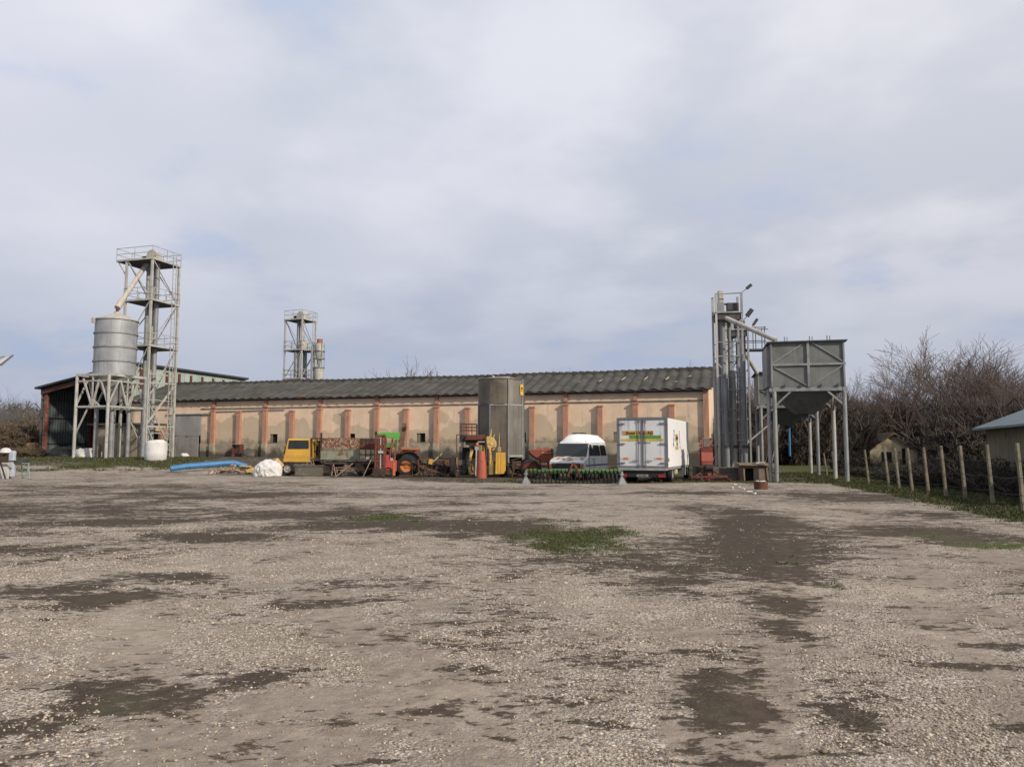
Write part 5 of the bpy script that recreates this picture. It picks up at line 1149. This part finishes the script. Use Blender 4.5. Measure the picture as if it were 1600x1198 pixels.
b.prism([(h_x(a_), h_z(c_)) for a_, c_ in q][::-1], 'xz', -.12, .05); b.build('curved_arm', M('chalky yellow', (.58,.39,.12), (.46,.31,.10), 4, (.16,.11,.06), .3, 6, rough=.7), hv, bevel=.02)
MB().box((h_x(769), -.14, h_z(693.5)), (.16, .03, .1), ry=-.1).build('white_label', lampm, hv); MB().box((h_x(772), -.13, h_z(699)), (.12, .03, .1), ry=-.5).build('red_label', redm, hv)
MB().tube([(h_x(766), .2, h_z(682)), (h_x(768), .2, h_z(670))], [.07,.03], 8).tube([(h_x(770), .3, h_z(685)), (h_x(773), .3, h_z(678))], [.06,.03], 8).tube([(h_x(779.5), .1, h_z(704)), (h_x(780.5), .1, h_z(676))], [.05,.02], 6).b2((h_x(778), .0, h_z(706)), (h_x(783), .2, h_z(698))).build('spike', M('dirty yellow spike', (.40,.31,.13), (.25,.19,.09), 5, rough=.8), hv)
b = MB(); b.prism([(h_x(774), h_z(740)), (h_x(788), h_z(740)), (h_x(790.5), h_z(734)), (h_x(789.5), h_z(707)), (h_x(775), h_z(707))], 'xz', -.2, .55); 
for px in (779, 783.5): b.b2((h_x(px)-.02, -.225, h_z(738)), (h_x(px)+.02, -.2, h_z(708)))
b.build('yellow_hood', yelm, hv, bevel=.03)
b = MB(); b.prism([(h_x(763), h_z(741)), (h_x(774), h_z(741)), (h_x(772), h_z(717)), (h_x(765), h_z(722))], 'xz', -.05, .4); b.prism([(h_x(748), h_z(706)), (h_x(757.5), h_z(707)), (h_x(757.5), h_z(695)), (h_x(749), h_z(695))], 'xz', .05, .5); b.build('dirty_cowl', M('dirty olive yellow', (.30,.24,.09), (.2,.16,.08), 3, (.1,.09,.06), .3, 4, rough=.8), hv)
MB().bar((h_x(760), -.15, h_z(682)), (h_x(761.5), -.15, .1), .05).bar((h_x(764), -.1, h_z(700)), (h_x(764), -.1, .2), .04).bar((h_x(755), .0, .6), (h_x(792), .2, .35), .12).bar((h_x(790), .3, .9), (h_x(796), .3, .05), .08).build('frame', rustm, hv)
wheel(hv, (h_x(785), .7, .4), .38, .25, rustd, 'x'); wheel(hv, (h_x(752), 1.2, .4), .38, .25, rustd, 'x')
cn = T('drum_cone', 'tall orange red tapered drum standing among the harvester parts', 'drum', place(752.5, 44.0), 0)
MB().lathe([(.0,.0), (.30,.0), (.285,.45), (.25,1.0), (.20,1.5), (.12,1.53), (0,1.53)], 28).build('shell', coneo, cn, smooth=True)
MB().tube([(-.28, -.1, .95), (0, -.265, .98), (.26, -.05, 1.1)], .012, 6).build('seam', redd, cn)

# red seed drill behind
sdv = T('seed_drill', 'red seed drill with a big dark red wheel beside the white van', 'seed drill', place(838, 44.6), .05)
S_ = 44.6/F; s_x = lambda px: (px-838)*S_; s_z = lambda py: zat(838, py, 44.6)
wheel(sdv, (s_x(828), -.1, .52), .56, .24, redd, 'y', rr_=.72); wheel(sdv, (s_x(828), 2.2, .52), .56, .24, redd, 'y', rr_=.72)
b = MB(); b.prism([(s_x(829), s_z(709)), (s_x(843), s_z(719)), (s_x(846), s_z(703)), (s_x(833), s_z(701.5)), (s_x(827), s_z(703.5))], 'xz', .0, 2.0); b.b2((s_x(844), .0, s_z(722)), (s_x(864), .5, s_z(703))); b.build('hopper', redm, sdv, bevel=.03)
MB().b2((s_x(846), -.05, s_z(708.5)), (s_x(863), .0, s_z(706.5))).build('gold_strip', banO, sdv)
b = MB()
for px in (840, 845, 852, 857): b.b2((s_x(px), .1, s_z(703)), (s_x(px+3), .4, s_z(700.5)))
b.build('lid', redb, sdv)
MB().bar((s_x(806), -.1, .75), (s_x(862), 0, .6), .1).bar((s_x(843), 0, s_z(718)), (s_x(845), 0, .1), .1).bar((s_x(856), 0, s_z(720)), (s_x(858), 0, .1), .1).bar((s_x(800), -.1, .25), (s_x(826), -.1, .18), .06).build('frame', redd, sdv)
MB().b2((s_x(800), -.1, .5), (s_x(814), .5, .95)).tube([(s_x(797), -.2, .15), (s_x(797), .3, .5)], .16, 10).bar((s_x(798), 0, 1.0), (s_x(815), 0, 1.15), .07).bar((s_x(803), -.1, .5), (s_x(799), -.2, .02), .09).build('gearbox', rustd, sdv, bevel=.02)

# red baler to the right of the truck, drawbar forward
bl = T('red_baler', 'narrow upright red chopper machine with a low tubular frame beside the truck', 'implement', place(1104, 40.2), -.1)
S_ = 40.2/F; b_x = lambda px: (px-1104)*S_; b_z = lambda py: zat(1104, py, 40.2)
b = MB(); b.prism([(b_x(1095.5), b_z(727)), (b_x(1111.5), b_z(727)), (b_x(1112), b_z(706)), (b_x(1095), b_z(706))], 'xz', 0, 1.2); b.build('lower_body', redm, bl, bevel=.03)
b = MB(); b.b2((b_x(1094.8), -.03, b_z(720.5)), (b_x(1112.2), .02, b_z(706.8))); b.build('front_flap', M('pinkish red flap', (.36,.10,.075), (.3,.085,.065), 3, RUST, .15, 5, rough=.6), bl, bevel=.01)
b = MB(); b.prism([(b_x(1095.5), b_z(705.5)), (b_x(1111.5), b_z(705.5)), (b_x(1110.5), b_z(699)), (b_x(1097), b_z(699))], 'xz', .05, 1.1); b.build('throat', redd, bl)
b = MB(); b.b2((b_x(1096.5), .1, b_z(699)), (b_x(1111), .9, b_z(684))); b.build('upper_body', M('weathered pink red', (.33,.15,.12), (.26,.12,.1), 3, (.2,.17,.15), .2, 4, rough=.8), bl, bevel=.03)
MB().b2((b_x(1099), .07, b_z(697.5)), (b_x(1108.5), .1, b_z(684.5))).build('screen', M('brown grey screen', (.17,.145,.125), (.13,.11,.1), 6, rough=.9), bl)
b = MB()
for px in (1094.5, 1112): 
    for py in (687, 697): b.b2((b_x(px)-.06, .05, b_z(py)), (b_x(px)+.06, .25, b_z(py-3)))
b.bar((b_x(1094), .2, b_z(727)), (b_x(1094), .2, b_z(700)), .06); b.bar((b_x(1112.5), .2, b_z(727)), (b_x(1112.5), .2, b_z(690)), .06); b.build('hinge', redd, bl)
MB().tube([(b_x(1100), -.25, b_z(731)), (b_x(1110), -.25, b_z(730))], .16, 10).tube([(b_x(1104), -.3, b_z(734)), (b_x(1104), .3, b_z(728))], .18, 10).tube([(b_x(1098), -.1, b_z(728)), (b_x(1096), -.2, b_z(739))], .03, 6).build('gearbox', black, bl, smooth=True)
b = MB()
b.bar((b_x(1098), 0, b_z(727)), (b_x(1097.5), 0, .1), .09); b.bar((b_x(1111), 0, b_z(727)), (b_x(1110.5), 0, .1), .09)
b.bar((b_x(1098), -.05, b_z(735)), (b_x(1076), -.5, b_z(748)), .06); b.bar((b_x(1111), -.05, b_z(735)), (b_x(1131), -.4, b_z(748)), .06)
b.bar((b_x(1076), -.5, .22), (b_x(1132), -.4, .25), .12, .1); b.bar((b_x(1076), .4, .22), (b_x(1134), .4, .22), .09); b.bar((b_x(1131), -.4, b_z(748)), (b_x(1136), -.6, .02), .12); b.bar((b_x(1098), -.1, .12), (b_x(1111), -.1, .12), .1); b.tube([(b_x(1104), -.2, .4), (b_x(1102.5), -.5, .02)], .07, 8)
b.build('frame', redd, bl)
MB().b2((b_x(1100), -.1, b_z(746)), (b_x(1108), .2, b_z(739))).build('linkage', redm, bl)

# dog kennel, tub of rubble
kn = T('kennel', 'low board kennel with a black doorway against the concrete platform', 'kennel', place(1177, 40.2), -.08)
b = MB(); 
b.b2((-.62, 0, 0), (-.50, .05, .82)); b.b2((-.06, .0, 0), (.66, .05, .82)); b.b2((-.50, 0, .66), (-.06, .05, .82)); b.b2((-.62, .05, 0), (-.57, 1.0, .8)); b.b2((.61, .05, 0), (.66, 1.0, .8)); b.b2((-.57, .95, 0), (.61, 1.0, .8)); b.build('wall', M('brown board', (.20,.155,.12), (.15,.115,.09), 2, (.1,.08,.06), .2, 3, rough=.9), kn)
MB().box((0, .4, .87), (1.62, 1.2, .06), rx=.06).build('roof', wood, kn); MB().b2((-.56, .3, .03), (.6, .34, .78)).build('dark_backing', dark, kn)  # black sheet inside: the doorway's shade painted as a surface
MB().bar((.66, -.06, .0), (.58, -.03, .95), .07, .04).build('batten', wood, kn); MB().bar((-.53, -.05, 0), (-.57, -.04, .66), .06, .03).build('batten', wood, kn)
MB().box((.1, .2, .93), (.3, .2, .05), rz=.4).box((.45, .4, .95), (.35, .3, .06), rz=-.3).build('litter', bagd, kn)
tb = T('tub', 'dark brown tub heaped with white rubble at the yard edge', 'tub', place(1186, 32.), 0)
MB().lathe([(0,0), (.27,0), (.29,.3), (.31,.31), (.31,.33), (.26,.33), (.25,.26), (0,.26)], 24).build('barrel', rustm, tb, smooth=True)
b = MB(); q_ = random.Random(8)
for k in range(22): 
    a_ = q_.random()*6.28; r_ = .21*q_.random()**.5; b.box((r_*math.cos(a_), r_*math.sin(a_), .3+q_.random()*.05), (.09,.07,.05), rz=q_.random()*3, rx=q_.random()-.5)
b.build('rubble', lampm, tb)
for k, (px, py) in enumerate([(1146,757),(1152,761),(1158,764),(1168,768),(1176,771),(1141,762)]):
    d = dist(py); o = MB().box((0,0,.03), (.14+.03*k % .1,.09,.06), rz=k).build('rubble_piece', lampm, None, bevel=.015); o.location = (XA(px, d), d, 0); tag(o, 'white rubble lump on the ground near the brown tub', 'rubble', 'white rubble lumps near the tub')

# ---------------------------------------------------------------- left side bits
def blob(name, m, c, dims, seed, cuts=4, amp=.18, flat=.0, parent=None, rz=0):
    import bmesh
    bm = bmesh.new(); bmesh.ops.create_icosphere(bm, subdivisions=cuts, radius=1); q = random.Random(seed); o3 = Vector((q.random()*9, q.random()*9, q.random()*9))
    from mathutils import noise
    for v in bm.verts:
        p = v.co.copy(); n = noise.noise(p*1.1+o3)*amp*1.8-abs(noise.noise(Vector((p.x*3.2, p.y*3.2, p.z*.9))+o3))*amp*1.5-abs(noise.noise(p*2.4+o3*2))*amp*1.1-abs(noise.noise(Vector((p.x*1.5, p.y*6, p.z*5))+o3*3))*amp*.45
        v.co = p*(1+n); v.co.z = max(v.co.z, -flat)
        v.co = Vector((v.co.x*dims[0], v.co.y*dims[1], (v.co.z+flat)*dims[2]))
    me = bpy.data.meshes.new(name); bm.to_mesh(me); bm.free(); o = bpy.data.objects.new(name, me); col.objects.link(o); me.materials.append(m)
    me.polygons.foreach_set('use_smooth', [True]*len(me.polygons)); o.location = c; o.rotation_euler[2] = rz
    if parent: o.parent = parent
    return o
bag = T('big_bag', 'plump white bulk bag standing under the elevator tower', 'bag', place(246, 60.5), .2)
bag.location.z -= .05
MB().lathe([(0,0),(.72,.0),(.80,.12),(.82,.6),(.80,1.15),(.74,1.45),(.5,1.62),(0,1.66)], 32).build('bag_body', bagw, bag, smooth=True)
ob = bag.children[0]
from mathutils import noise as mn
for v in ob.data.vertices:
    k = 1+.06*mn.noise(v.co*1.7)+.03*mn.noise(v.co*4.5); v.co.x *= k; v.co.y *= k; v.co.z += .06*v.co.x*(v.co.z > 1)
tag(blob('sheeting_heap', bagd, place(138, 65.5), (1.15, .8, .72), 5, flat=.25), 'grey white sheeting heap on the grass under the silo', 'heap')
MB().lathe([(0,0),(.28,0),(.28,.95),(0,.97)], 16).build('drum', M('grey brown drum', (.2,.17,.13), (.13,.11,.09), 3, RUST, .3, rough=.8), None, smooth=True).name = 'oil_drum'
od = bpy.data.objects['oil_drum']; od.location = place(155, 65.); tag(od, 'grey brown oil drum beside the white sheeting heap', 'drum')
pp = T('blue_pipe', 'long bright blue plastic pipe lying across the bank', 'pipe', (0,0,0))
pts = [W(266, 732, 52), W(290, 728.5, 52.5), W(322, 726, 53.2), W(352, 723.5, 54), W(366, 723, 54.3), W(378, 727, 54.6), W(385, 731, 54.8)]
pts = [Vector((p.x, p.y, max(p.z, gz(p.x, p.y)+.19))) for p in pts]
def pipe_poly(pts, r, n): 
    m = MB().tube(pts, r, n, cap=False); m.tube([p for p in pts][::-1], r*.9, n, cap=False); return m
pipe_poly(pts, .185, 16).build('pipe', blueP, pp, smooth=True); MB().tube([pts[0]+(pts[1]-pts[0])*.02, pts[0]+(pts[1]-pts[0])*.06], .16, 16).build('bore', dark, pp)
MB().tube([pts[1], pts[1]+(pts[2]-pts[1])*.05], .2, 16).tube([pts[3], pts[3]+(pts[4]-pts[3])*.2], .2, 16).build('collar', blueP, pp, smooth=True)
# white sack pile before the yellow truck
sk = blob('bulk_sack', bagw, place(420, 47.3), (.95, .62, .72), 21, cuts=5, amp=.13, flat=.4)
tag(sk, 'crumpled white bulk sack lying before the yellow truck wheel', 'sack')
cb_ = T('cardboard_box', 'crushed yellowish cardboard box leaning on the white sack', 'box', place(438, 47.9)+Vector((0,0,.62)), .2)
MB().box((0,0,.15), (.3,.3,.62), ry=-.75).box((-.26,-.05,.42), (.2,.25,.03), ry=-.2).build('carton', M('pale carton', (.58,.42,.2), (.5,.35,.17), 4, rough=.9), cb_)
cr = T('wooden_crate_board', 'split yellow board propped behind the white sack', 'board', place(398, 49.5), .0)
MB().box((0,0,.35), (.9,.06,.22), ry=-.25).box((-.55,.1,.55), (.6,.5,.05), ry=.05).build('board', yelp, cr)
rub = [M('rubbish '+str(i), c_, rough=.9) for i, c_ in enumerate([(.42,.33,.24),(.5,.46,.4),(.25,.06,.05),(.3,.22,.15),(.12,.1,.08),(.55,.42,.3)])]
q_ = random.Random(31)
b0 = []
b = MB()
for k in range(70):
    u = q_.random(); px = 328+70*u; Yr = 49.5+2.5*q_.random(); hgt = .55*math.sin(min(1, u*1.2)*math.pi*.7)*q_.random()
    p = place(px, Yr); b.box((p.x, p.y, p.z+.05+hgt), (.1+.5*q_.random(), .08+.2*q_.random(), .03+.08*q_.random()), rz=q_.random()*3, rx=q_.random()-.5, ry=(q_.random()-.5)*.9)
o = b.build('rubbish_heap', M('mixed scrap', (.42,.34,.26), (.16,.1,.08), 1.5, (.28,.07,.05), .3, 2.5, rough=.9), None); tag(o, 'low heap of broken boards and scrap beside the blue pipe', 'rubbish', kind='stuff')
dl = T('rusty_cabinet', 'rusty open cabinet standing against the warehouse plinth', 'cabinet', at_wh(-42.4, -.75, gz(-25,72)-.0), GRID)
MB().b2((-.75, 0, -.1), (-.68, .6, 1.15)).b2((.05, 0, -.1), (.12, .6, 1.15)).b2((-.68, 0, 1.08), (.05, .6, 1.15)).b2((-.68, .5, -.1), (.05, .58, 1.08)).build('frame', redd, dl)
tag(blob('rubble_heap', concd, at_wh(-41.4, -.7, gz(-25,72)), (.75, .6, .7), 3, cuts=3, flat=.2), 'grey rubble heap beside the rusty cabinet', 'heap')
tag(blob('stray_bag', bagw, at_wh(-48.0, -1.2, gz(-30,74)), (.45,.35,.32), 13, cuts=3, flat=.25), 'small stray white bag by the grey sliding door', 'bag')
# work trestle and clutter at the far left
ts = T('trestle', 'pale teal tubular trestle at the left edge of the yard', 'trestle', place(35, 43.2), .1)
S_ = 43.2/F; t_x = lambda px: (px-35)*S_; t_z = lambda py: zat(35, py, 43.2)
MB().tube([(t_x(50), 0, 0), (t_x(48), 0, .85), (t_x(24), 0, .85), (t_x(18), -.1, 0)], .035, 8).tube([(t_x(36), .7, 0), (t_x(40), .6, .85), (t_x(28), .6, .85), (t_x(31), .7, 0)], .035, 8).bar((t_x(30), .6, .35), (t_x(48), 0, .35), .03).build('frame', teal, ts)
MB().box((t_x(32), .1, .94), (.45, .4, .16)).box((t_x(40), .2, 1.0), (.2,.3,.3), ry=.3).build('clutter', darkst, ts)
sb = T('saw_bench', 'brown steel bench with splayed legs and a blue sack at the left edge', 'bench', place(5, 42.5), 0)
S_ = 42.5/F; g_x = lambda px: (px-5)*S_
MB().bar((g_x(-30), 0, 1.0), (g_x(28), 0, .98), .08).bar((g_x(4), 0, 1.0), (g_x(16), -.1, 0), .06).bar((g_x(-25), 0, 1.0), (g_x(-30), -.1, 0), .06).bar((g_x(4), .5, 1.0), (g_x(10), .6, 0), .06).b2((g_x(-30), 0, 1.02), (g_x(6), .6, 1.25)).build('bench_frame', rustd, sb)
MB().b2((g_x(6), .55, .1), (g_x(15), .8, 1.55)).build('blue_sack', M('pale blue sack', (.36,.40,.52), (.45,.45,.46), 5, rough=.8), sb, bevel=.06); MB().b2((g_x(-4), .3, 0), (g_x(10), .5, .9)).build('white_panel', bagd, sb)
MB().lathe([(.3,0),(.28,.12),(.18,.24),(0,.28)], 16, (g_x(1), .6, 1.45)).build('white_dome', lampm, sb, smooth=True)
bc = T('scrap_barrel', 'rusty tan barrel standing left of the dark shed', 'barrel', place(53, 76), 0)
MB().lathe([(0,0),(.55,0),(.58,.7),(.55,1.3),(0,1.35)], 18).build('barrel', M('tan barrel', (.36,.23,.12), (.25,.15,.09), 2, RUST, .4, 3, rough=.9), bc, smooth=True)

# scrap iron lying between the machines, too broken up to count
q_ = random.Random(77); b = MB()
for k in range(110):
    px = q_.choice((q_.uniform(505, 590), q_.uniform(652, 712), q_.uniform(716, 800), q_.uniform(790, 815))); Yr = q_.uniform(46.8, 49.3); p = place(px, Yr)
    L_ = q_.uniform(.3, 1.3); d_ = Vector((q_.uniform(-1,1), q_.uniform(-.6,.6), q_.uniform(-.15,.5))).normalized(); z = q_.uniform(.05, .55)
    if q_.random() < .75: b.bar(p+Vector((0,0,z)), p+Vector((0,0,z))+d_*L_, q_.uniform(.03,.09), q_.uniform(.02,.07))
    else: b.lathe([(.0,-.02),(q_.uniform(.12,.3),-.02),(q_.uniform(.12,.3),.02),(0,.02)], 12, (p.x, p.y, z+.2), 'y')
tag(b.build('scrap_iron', M('mixed scrap iron', (.12,.07,.05), (.06,.045,.036), 1.2, (.2,.17,.12), .35, 3, rough=.9), None), 'loose rusty scrap iron lying between and under the parked machines', 'scrap', kind='stuff')
# ---------------------------------------------------------------- bare winter trees
def grow(seed, H, nlimb, spread, lv=4, dens=1., trunk_f=.25, r0=.15, tw=.0048, up=.35, stems=1):
    rnd = random.Random(seed); trunk, crown = MB(), MB()
    def rv(): return Vector((rnd.uniform(-1,1), rnd.uniform(-1,1), rnd.uniform(-1,1)))
    def br(p, d, L, r, lev, tgt):
        segs = 4 if lev < 2 else (3 if lev < 4 else 2); pts = [p.copy()]; rs = [r]; q = p.copy(); d = d.normalized()
        for i in range(segs):
            d = (d+rv()*.22+Vector((0,0,up*.25))).normalized(); q = q+d*(L/segs); pts.append(q.copy()); rs.append(max(tw, r*(1-.75*(i+1)/segs)))
        tgt.tube(pts, rs, 6 if lev < 1 else (4 if lev < 2 else 3), cap=False)
        if lev >= lv: return
        nb = {0: nlimb, 1: 6, 2: 5, 3: 5}.get(lev, 3); nb = max(2, int(nb*dens+rnd.random()))
        for k in range(nb):
            f = (.35 if lev else .75)+(.65 if lev else .25)*(k+rnd.random())/nb; j = min(segs-1, int(f*segs)); g = f*segs-j
            b0 = pts[j].lerp(pts[j+1], min(1, g)); dd = (pts[j+1]-pts[j]).normalized()
            side = dd.cross(rv()).normalized(); an = rnd.uniform(.35, .95)*spread
            br(b0, dd*math.cos(an)+side*math.sin(an), L*rnd.uniform(.48, .72)*(1.0 if lev else 1.5), max(tw, rs[j]*.6), lev+1, crown)
    for s in range(stems):
        a = 2*math.pi*s/max(1, stems)+rnd.random(); tilt = 0 if stems == 1 else rnd.uniform(.1, .5)
        br(Vector((0,0,-.3)), Vector((math.cos(a)*tilt, math.sin(a)*tilt, 1)), H*trunk_f*rnd.uniform(.8,1.1), r0*(1 if stems == 1 else .7), 0, trunk)
    zmax = max(v[2] for v in crown.v); k = H/zmax
    for m_ in (trunk, crown): m_.v = [(x*k, y*k, z*k) for x, y, z in m_.v]
    return trunk, crown
def make_tree(name, label, seed, mt, group, **kw):
    a, b = grow(seed, 10, **kw); t_ = T(name, label, 'tree', (0,0,0), 0, group)
    a.build('trunk', mt, t_); b.build('crown', mt, t_); return t_
G1 = 'bare trees behind the right side fence'; G2 = 'bare treetops behind the warehouse'; G3 = 'distant bare trees at the left'
kinds = [make_tree('bare_tree', 'tmp', 3, bark, G1, nlimb=7, spread=.85, dens=1.0, stems=3, trunk_f=.22),
         make_tree('bare_tree', 'tmp', 8, barkr, G1, nlimb=7, spread=.75, dens=1.05, stems=4, trunk_f=.2),
         make_tree('bare_tree', 'tmp', 14, bark, G1, nlimb=8, spread=.8, dens=1.0, stems=1, trunk_f=.3),
         make_tree('bare_tree', 'tmp', 23, barkg, G3, nlimb=6, spread=.7, dens=.95, stems=1, trunk_f=.3),
         make_tree('bare_tree', 'tmp', 37, bark, G2, nlimb=6, spread=.8, dens=.75, stems=1, trunk_f=.35, tw=.009)]
used_ = set()
def put(k, px, top, Y, label, group, wide=1., rz=0.):
    x = XA(px, Y); g = gz(x, Y); h = W(px, top, Y).z-g; s = h/10
    if k in used_: o = dup(kinds[k], (x, Y, g), rz)
    else: o = kinds[k]; used_.add(k); o.location = (x, Y, g); o.rotation_euler = (0, 0, rz)
    o.scale = (s*wide, s*wide, s); o['label'] = label; o['group'] = group
rt = random.Random(9)
common = 'bare leafless tree in the tangled stand behind the right hand fence'
put(0, 1478, 516, 80, 'tallest bare spreading tree rising over the ochre cottage on the right', G1, 1.35, .3)
put(1, 1545, 530, 60, 'wide bare reddish tree above the blue roofed shed', G1, 1.15, 1.2)
put(2, 1424, 548, 70, 'bare tree with upswept limbs just left of the tallest one', G1, 1.1, 2.)
put(0, 1600, 575, 52, 'bare tree cut by the right edge of the photo', G1, 1.1, 4.)
for k, px, top, Y in ((1,1345,575,78),(2,1375,590,82),(0,1305,610,66),(2,1548,548,58),(1,1400,590,84),(0,1570,570,64),(1,1550,590,52),(2,1315,598,78),(0,1285,600,82),(2,1250,596,76),(1,1215,592,80),(0,1185,580,84),(2,1150,572,86),(1,1120,590,82),(1,1235,640,66),(0,1275,650,64),(1,1190,645,62),(1,1290,655,64)):
    put(k, px, top, Y, common, G1, rt.uniform(.95, 1.2), rt.random()*6)
for px, top in ((640,553),(606,574),(585,578)): put(4, px, top, 93, {640: 'round bare treetop above the middle of the warehouse roof', 606: 'low bare treetop left of the round one over the roof', 585: 'lowest faint bare treetop at the left over the roof'}[px], G2, 1.0, px)
for px, top in ((782,578),(905,572),(1065,566),(1100,560),(1090,572),(735,583),(880,574),(1040,572)): put(4, px, top, 95, 'twiggy bare treetop just showing over the warehouse ridge', G2, .9, px)
for px, top, Y in ((8,600,112),(30,606,116),(52,612,118),(-15,606,110),(18,618,104),(45,624,106),(62,622,112),(-5,625,100)):
    put(3, px, top, Y, 'distant bare grey tree at the left edge beyond the shed', G3, 1.1, px)
# bramble and sapling thicket: one tangled mass
def bush(seed, H, W_, n=34):
    rnd = random.Random(seed); m = MB()
    for i in range(n):
        a = rnd.random()*6.28; r = W_*.35*rnd.random()**.5; p = Vector((r*math.cos(a), r*math.sin(a), -.1)); d = Vector((math.cos(a)*rnd.uniform(.0,.7), math.sin(a)*rnd.uniform(.0,.7), 1)).normalized(); L = H*rnd.uniform(.5, 1.05)
        pts = [p]; 
        for k in range(3):
            d = (d+Vector((rnd.uniform(-.2,.2), rnd.uniform(-.2,.2), rnd.uniform(-.15,.1)))).normalized(); pts.append(pts[-1]+d*L/3)
        m.tube(pts, [.028,.022,.015,.008], 3, cap=False)
        for k in range(8):
            f = .2+.8*rnd.random(); j = min(2, int(f*3)); b0 = pts[j].lerp(pts[j+1], f*3-j); e = (d+Vector((rnd.uniform(-1,1), rnd.uniform(-1,1), rnd.uniform(-.3,.8)))).normalized(); L2 = L*rnd.uniform(.15,.38); b1 = b0+e*L2*.5; b2_ = b1+(e+Vector((rnd.uniform(-.4,.4), rnd.uniform(-.4,.4), .1))).normalized()*L2*.5
            m.tube([b0, b1, b2_], [.014,.011,.007], 3, cap=False)
            for q in range(3):
                e2 = (e+Vector((rnd.uniform(-1,1), rnd.uniform(-1,1), rnd.uniform(-.6,.8)))).normalized(); m.tube([b1, b1+e2*L2*.5], [.009,.006], 3, cap=False)
    return np.array(m.v), np.array(m.f)
BU = [bush(s, 1., 1.) for s in (1, 2, 3)]
def mass(name, label, spots, mt):
    V, Fc, o = [], [], 0
    for x, y, h, w_, rz in spots:
        v, f = BU[int(abs(x*7+y*3)) % 3]; c_, s_ = math.cos(rz), math.sin(rz)
        V.append(np.stack([(v[:,0]*c_-v[:,1]*s_)*w_+x, (v[:,0]*s_+v[:,1]*c_)*w_+y, v[:,2]*h+gz(x, y)], -1)); Fc.append(f+o); o += len(v)
    # keep twig thickness roughly constant whatever the bush size
    return tag(np_mesh(name, np.concatenate(V), np.concatenate(Fc), mt), label, 'undergrowth', kind='stuff')
S = []
for k in range(110):
    Y = rt.uniform(46, 72); px = rt.uniform(1330, 1640); x = XA(px, Y)
    if x < fence_x(Y)+3.0: continue
    if 1325 < px < 1492 and Y < 76: continue
    if x > 24 and Y < 47: continue
    S.append((x, Y, rt.uniform(2.5, 5.5), rt.uniform(2.5, 4.5), rt.random()*6))
for k in range(34): Y = rt.uniform(76, 84); S.append((XA(rt.uniform(1330, 1640), Y), Y, rt.uniform(4, 6.5), rt.uniform(4, 5.5), rt.random()*6))
for k in range(75): Y = rt.uniform(64, 84); S.append((XA(rt.uniform(1150, 1345), Y), Y, rt.uniform(3, 6), rt.uniform(3, 4.5), rt.random()*6))
thk = M('dark twig tangle', (.088,.07,.058), (.06,.049,.042), .3, rough=.95)
mass('thicket', 'dense dark tangle of bare saplings behind the fence and hoppers', S, thk)
S = []
for k in range(90):
    Y = 22+32*rt.random()**.8; x = fence_x(Y)+2.2+rt.uniform(0, 4.5)
    if x > 24.6-(40-Y)*.344-1.6 or (Y > 40 and x > 24): continue
    S.append((x, Y, rt.uniform(.7, 1.5)*(.45 if 1340 < 800+1200*x/Y < 1450 and Y > 36 else 1), rt.uniform(1.4, 2.4), rt.random()*6))
mass('undergrowth', 'low dark bramble undergrowth just beyond the wire fence', S, M('dark bramble', (.06,.048,.04), (.04,.033,.028), .5, rough=.95))
S = []
for k in range(75): Y = rt.uniform(82, 98); S.append((XA(rt.uniform(-70, 63), Y), Y, rt.uniform(1.6, 3.6)*(1+.3*(Y > 92)), rt.uniform(2.5, 4.5), rt.random()*6))
mass('dry_brush', 'brown dry brush covering the bank left of the shed', S, M('brown dry brush', (.16,.115,.075), (.10,.075,.055), .15, (.10,.10,.045), .3, .2, rough=.95))
S = []
for k in range(120): Y = rt.uniform(64, 82); S.append((XA(rt.uniform(-80, 60), Y), Y, rt.uniform(.3, .9), rt.uniform(1, 2), rt.random()*6))
mass('dry_weeds', 'low dry weeds on the bank at the far left', S, dryw)
# far wood closing the view at the horizon
S = []
for k in range(150): a_ = R(rt.uniform(-52, 52)); D = rt.uniform(150, 190); S.append((D*math.sin(a_), D*math.cos(a_), rt.uniform(6, 9.5), rt.uniform(9, 14), rt.random()*6))
mass('far_wood', 'far grey band of bare woodland along the horizon', S, M('far wood twigs', (.12,.105,.10), (.10,.088,.085), .05, rough=.95))
